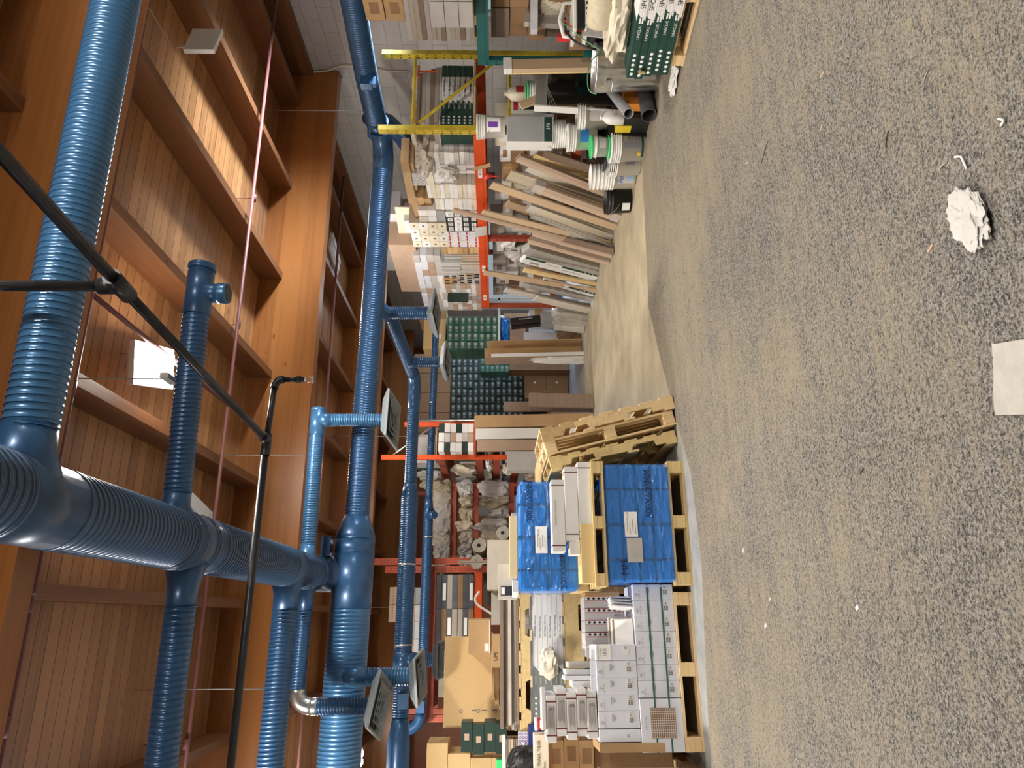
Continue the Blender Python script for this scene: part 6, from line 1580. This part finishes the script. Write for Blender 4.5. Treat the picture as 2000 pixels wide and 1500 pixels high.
# second far rack further left with messy packs
t = thing('pallet_rack', 'second far orange rack, piled with messy cream wrapping', 'rack', (0,0,0))
for x in (1.05, 2.35):
    b = B(); b.box((x, 13.0, 1.25), (.07, .06, 2.5)); obj('upright', b, 'orangedull', t)
    b = B(); b.box((x, 13.9, 1.25), (.07, .06, 2.5)); obj('upright', b, 'orangedull', t)
for z in (1.30, 1.95, 2.35):
    b = B(); b.b2((1.05, 12.98, z-.05), (2.35, 13.02, z+.05)); obj('load_beam', b, 'orangedull', t)
    b = B(); b.b2((1.05, 13.02, z-.02), (2.35, 13.9, z+.02)); obj('shelf_board', b, 'palletdark', t)
k_ = 0
for z, h in ((1.35, .55), (2.0, .32), (2.40, .40)):
    for i in range(7):
        k_ += 1
        blob(f'{pick("cream","greyish","off-white")} crumpled bundle on the {["lower","middle","upper"][[1.35,2.0,2.40].index(z)]} shelf of the second far rack, {ORD[i+1]} from the left', (.95+i*.22, 12.98+rng(-.05, .05), z), (.20, .36, h*rng(.6, 1)), pick('cream', 'creamgrey', 'greylight', 'rope', 'white'), 'crumpled_bundle', 'bundle', 100+k_, rough=.5, n=11, rz=rng(0, 3))
for i in range(5):
    carton(f'low carton under the second far rack shelf, {ORD[i+1]} from the left', (1.2+.26*i, 13.3, 0), (.25, .5, 1.0+.05*(i % 3)), ['kraftdark', 'creamgrey', 'kraft'][i % 3])
# carpet rolls with round ends
def carpet_roll(label, x, y, z, r, L=1.6):
    b = B(); b.lathe([(r, 0), (r, L)], 28, TR((x, y, z)) @ RX(-PI/2), 0); o = obj('carpet_roll', b, 'rope'); tag(o, label, 'carpet roll')
    # spiral of layers on the end face
    b = B(); n = 90; turns = 5; vs = []
    for i in range(n+1):
        q = i/n; a = turns*2*PI*q; rr = .02+(r-.02)*q
        for d_ in (-.45, .15): 
            r2 = rr+d_*(r/turns); vs.append((r2*math.cos(a), 0, r2*math.sin(a)))
    b.add(vs, [(2*i, 2*i+1, 2*i+3, 2*i+2) for i in range(n)], 0, False, TR((x, y-.004, z))); obj('wound_layers', b, 'creamgrey', o)
    b = B(); b.lathe([(.03, 0), (.001, 0)], 16, TR((x, y-.008, z)) @ RX(PI/2)); obj('hollow_core', b, 'dark', o); return o
carpet_roll('beige carpet roll end facing out, right one at shelf height', 1.36, 11.9, 1.47, .115)
carpet_roll('beige carpet roll end facing out, upper one near the brown wall panel', 1.16, 11.92, 1.86, .12)
carpet_roll('thick beige carpet roll between the other two, slightly lower left', 1.02, 11.9, 1.62, .12)
carpet_roll('beige carpet roll lowest in the group behind the orange upright', .90, 11.9, 1.90, .11)
carton('stack of brown cartons carrying the carpet rolls', (1.25, 12.45, 0), (.50, 1.0, 1.35), 'kraftdark')
carton('grey drywall offcut behind the carpet rolls', (.65, 13.4, 0), (.8, .12, 2.60), 'drywall')
carton('grey box with a round dark opening near the grey wall panel', (.95, 13.38, 2.602), (.22, .12, .20), 'greylight', 0)

# left orange rack
t = thing('pallet_rack', 'left orange rack with perforated double uprights behind the big tan box', 'rack', (0,0,0))
LY = 12.1
for (x, z1, mm) in ((.92, 3.58, 'orangedull'), (.79, 3.40, 'orangedull'), (-1.45, 3.15, 'orangedull')):
    b = B(); b.box((x, LY, z1/2), (.105, .05, z1)); o = obj('upright', b, mm, t)
    b = B()
    for i in range(int(z1/.05)-2):
        for s in (-.018, .018): b.box((x+s, LY-.0262, .05+i*.05), (.009, .001, .020))
    obj('slot_marks', b, 'ink', o)['kind'] = 'stuff'
for x in (.85, -1.45):
    b = B(); b.box((x, LY+.95, 1.6), (.085, .05, 3.2)); obj('upright', b, 'orangedull', t)
for z in (1.87, 2.62, .62):
    for y in (LY-.0, LY+.95):
        b = B(); b.b2((-1.40, y-.02, z-.065), (.74, y+.02, z+.065)); obj('load_beam', b, 'orange' if z == 1.87 else 'orangedull', t)
    b = B(); b.b2((-1.40, LY+.03, z+.02), (.74, LY+.93, z+.066)); obj('shelf_board', b, 'palletdark', t)
def stripe(o, d, i, k):
    if k in (1, 4) and i == 0 or k in (0, 5) and i == 1: patch(o, '-y', (0, d[2]*.5), (d[0]*.5, d[2]*.6), 'inkwhite', d)
grid((-.37, LY-.04, 1.938), 0, 2, 7, (.535, .5, .086), ['greyrope2', 'kraftdark', 'greyrope2', 'oakgrey'], 'film-wrapped flat pack, striped stack, {tier}, {col} from the left', 'striped flat packs', parts=stripe)
grid((-1.15, LY-.02, 1.938), 0, 2, 3, (.34, .4, .18), ['greylight', 'cream'], 'pale carton left of the striped stack, {tier}, {col} from the left', 'pale cartons left of the striped stack')
grid((-.55, LY-.0, 2.688), 0, 4, 3, (.26, .4, .10), ['greylight', 'kraftpink', 'grey'], 'grey carton on the upper left rack shelf, {tier}, {col} from the left', 'grey cartons upper shelf')
grid((-.03, LY+.0, 2.995), 0, 2, 5, (.27, .4, .062), ['whiteblue', 'kraftpink'], 'whitish pack atop the left rack, {tier}, {col} from the left', 'whitish packs at the top')
for i in range(6):
    carton(f'{["white","brown","white","grey","white","kraft"][i]} carton under the load beam of the left rack, {ORD[i+1]} from the left', (-1.1+i*.32, LY+.30, .688), (.30, .4, .70+.12*(i % 3)), ['white', 'kraftdark', 'whiteblue', 'grey', 'white', 'kraft'][i], 0)
# goods between the blue blocks and the left rack
carton('tall grey fabric-covered box behind the upper blue block', (.55, 7.9, 0), (.5, .5, 1.66), 'creamgrey', 0)
b = B(); b.tube([(.62, 8.3, 0), (.62, 8.3, 2.0)], .02, 10); tag(obj('brown_pole', b, 'oakbrown'), 'thin brown pole standing before the left rack', 'pole')
b = B(); b.tube(smooth_path([Vector((.30, 8.2, 1.75)), Vector((.22, 8.2, 1.80)), Vector((.15, 8.2, 1.76)), Vector((.05, 8.2, 1.60))]), .012, 8); tag(obj('white_hose', b, 'whitepaint'), 'bent white hose end hanging before the left rack', 'hose')
carton('small white carton stack below the left rack load beam, by the white hose', (.12, 8.3, 0), (.35, .35, 1.62), 'white', 0)
# brown panel on the back wall and a dark box
w = B(); w.b2((-2.0, YB-.05, 0), (2.6, YB, 2.6)); struct('trim_2', w, 'backwood')
for i in range(5):
    carton(f'far brown carton against the back wall, {ORD[i+1]} from the left', (-4.6+.9*i, 17.5, 0), (.8, .8, 1.4+.3*(i % 2)), 'kraftdark')

# ================================================================ litter on the carpet
o = blob('crumpled white plastic sheet on the carpet, nearer the right', onZ(1900, 428, .007), (.22, .13, .035), 'crumple', 'plastic_sheet', 'plastic', 204, rough=.42, n=30, rz=.35)
b = B(); nn = 14; vs = []
c0 = onZ(1978, 725, .012); ux_ = (onZ(1975, 660, .012)-c0).normalized(); uy_ = Vector((ux_.y, -ux_.x, 0))
for j in range(nn+1):
    for i in range(nn+1):
        u = -.13+.22*i/nn; v = -.06+.16*j/nn
        e = .012*mnoise.noise(Vector((u*30, v*8, 0))) if j in (0, nn) else 0
        p = c0+ux_*(u*1.0+e)+uy_*(v-.02); vs.append((p.x, p.y, .014+.006*abs(mnoise.noise(Vector((u*25, v*25, 2))))))
m_ = len(vs); vs += [(x, y, .008) for x, y, z in vs]
W_ = nn+1
fs = [(j*W_+i, j*W_+i+1, (j+1)*W_+i+1, (j+1)*W_+i) for j in range(nn) for i in range(nn)]
fs += [(i, i+m_, i+1+m_, i+1) for i in range(nn)]+[(nn*W_+i+1, nn*W_+i+1+m_, nn*W_+i+m_, nn*W_+i) for i in range(nn)]+[((j+1)*W_, (j+1)*W_+m_, j*W_+m_, j*W_) for j in range(nn)]+[(j*W_+nn, j*W_+nn+m_, (j+1)*W_+nn+m_, (j+1)*W_+nn) for j in range(nn)]
b.add(vs, fs); tag(obj('foam_piece', b, 'foam'), 'torn piece of white foam sheet at the bottom edge of the carpet', 'foam')
CH = [(1605, 250, .018, .006, 'a pale wood chip near the right'), (1818, 485, .018, .006, 'a wood chip close to the crumpled plastic'), (1578, 172, .012, .008, 'a dark wood chip toward the green cartons'), (1607, 145, .02, .007, 'a tan wood chip toward the green cartons'), (1475, 285, .014, .005, 'a brown chip in the middle right'), (1496, 1222, .016, .01, 'a white paper bit left of centre'), (1452, 1075, .016, .012, 'a bluish paper square before the blue block'), (1675, 1187, .014, .01, 'a small white bit low on the left'), (1505, 1170, .018, .006, 'a thin white splinter before the white cartons'), (1684, 920, .02, .005, 'a dark splinter in the centre'), (1460, 318, .02, .004, 'a thin straw piece in the middle right')]
for i, (x, y, L, w_, la) in enumerate(CH):
    p = onZ(x, y, .007); b = bevbox((L*2, w_*1.6, .004), .0006); o = obj('floor_chip', b, ['kraftpink', 'kraftpink', 'oakbrown', 'kraftpink', 'oakbrown', 'white', 'whiteblue', 'white', 'creamgrey', 'black', 'creamgrey'][i], None, p, (0, 0, rng(0, 3)))
    tag(o, 'small debris on the carpet: '+la, 'debris')
for i, (x, y, x2, y2, la) in enumerate(((1812, 138, 1803, 165, 'long straw sliver at the lower right'), (1850, 315, 1833, 333, 'short straw sliver above the crumpled plastic'), (1640, 98, 1652, 88, 'pale sliver at the upper right'), (1500, 275, 1487, 320, 'dark thin sliver in the middle right'), (1735, 255, 1730, 290, 'bent dark sliver lower centre right'))):
    a = onZ(x, y, .010); c = onZ(x2, y2, .010); b = B(); b.tube([a, (a+c)/2+Vector((.003, .003, .001)), c], .0018, 6); tag(obj('wood_sliver', b, 'black' if 'dark' in la else 'creamgrey'), la+' of the carpet', 'splinter')
b = B(); b.tube(smooth_path([onZ(1865, 307, .012), onZ(1876, 306, .016), onZ(1882, 316, .012), onZ(1888, 330, .012)]), .004, 6); tag(obj('twisted_tape', b, 'white'), 'twisted strip of white tape on the carpet above the crumpled plastic', 'tape')
b = B(); b.tube(smooth_path([onZ(1950, 232, .012), onZ(1960, 235, .018), onZ(1955, 245, .012)]), .004, 6); tag(obj('twisted_tape', b, 'white'), 'small knotted strip of white tape at the lower right of the carpet', 'tape')
# a loose pallet slat leaning behind the leaning pallets
# labels: keep to the word limit
seen_ = {}
KIND = (('flooring', 'flooring_carton'), ('tile box', 'tile_box'), ('tile carton', 'tile_carton'), ('kraft', 'cardboard_box'), ('brown', 'cardboard_box'), ('tan ', 'cardboard_box'), ('sheet', 'sheet_pack'), ('board', 'board_pack'), ('pack', 'flat_pack'), ('profile', 'profile_pack'), ('sample', 'sample_box'), ('lilac', 'small_carton'), ('shelf', 'storage_carton'))
for o in list(COL.objects):
    if 'label' not in o: continue
    if len(o['label'].split()) > 16: print('LONG', len(o['label'].split()), o['label'])
    if o['label'] in seen_: print('DUP', o['label'])
    seen_[o['label']] = 1
    if o.name.split('.')[0] == 'carton':
        for w_, nm in KIND:
            if w_ in o['label']: o.name = nm; break
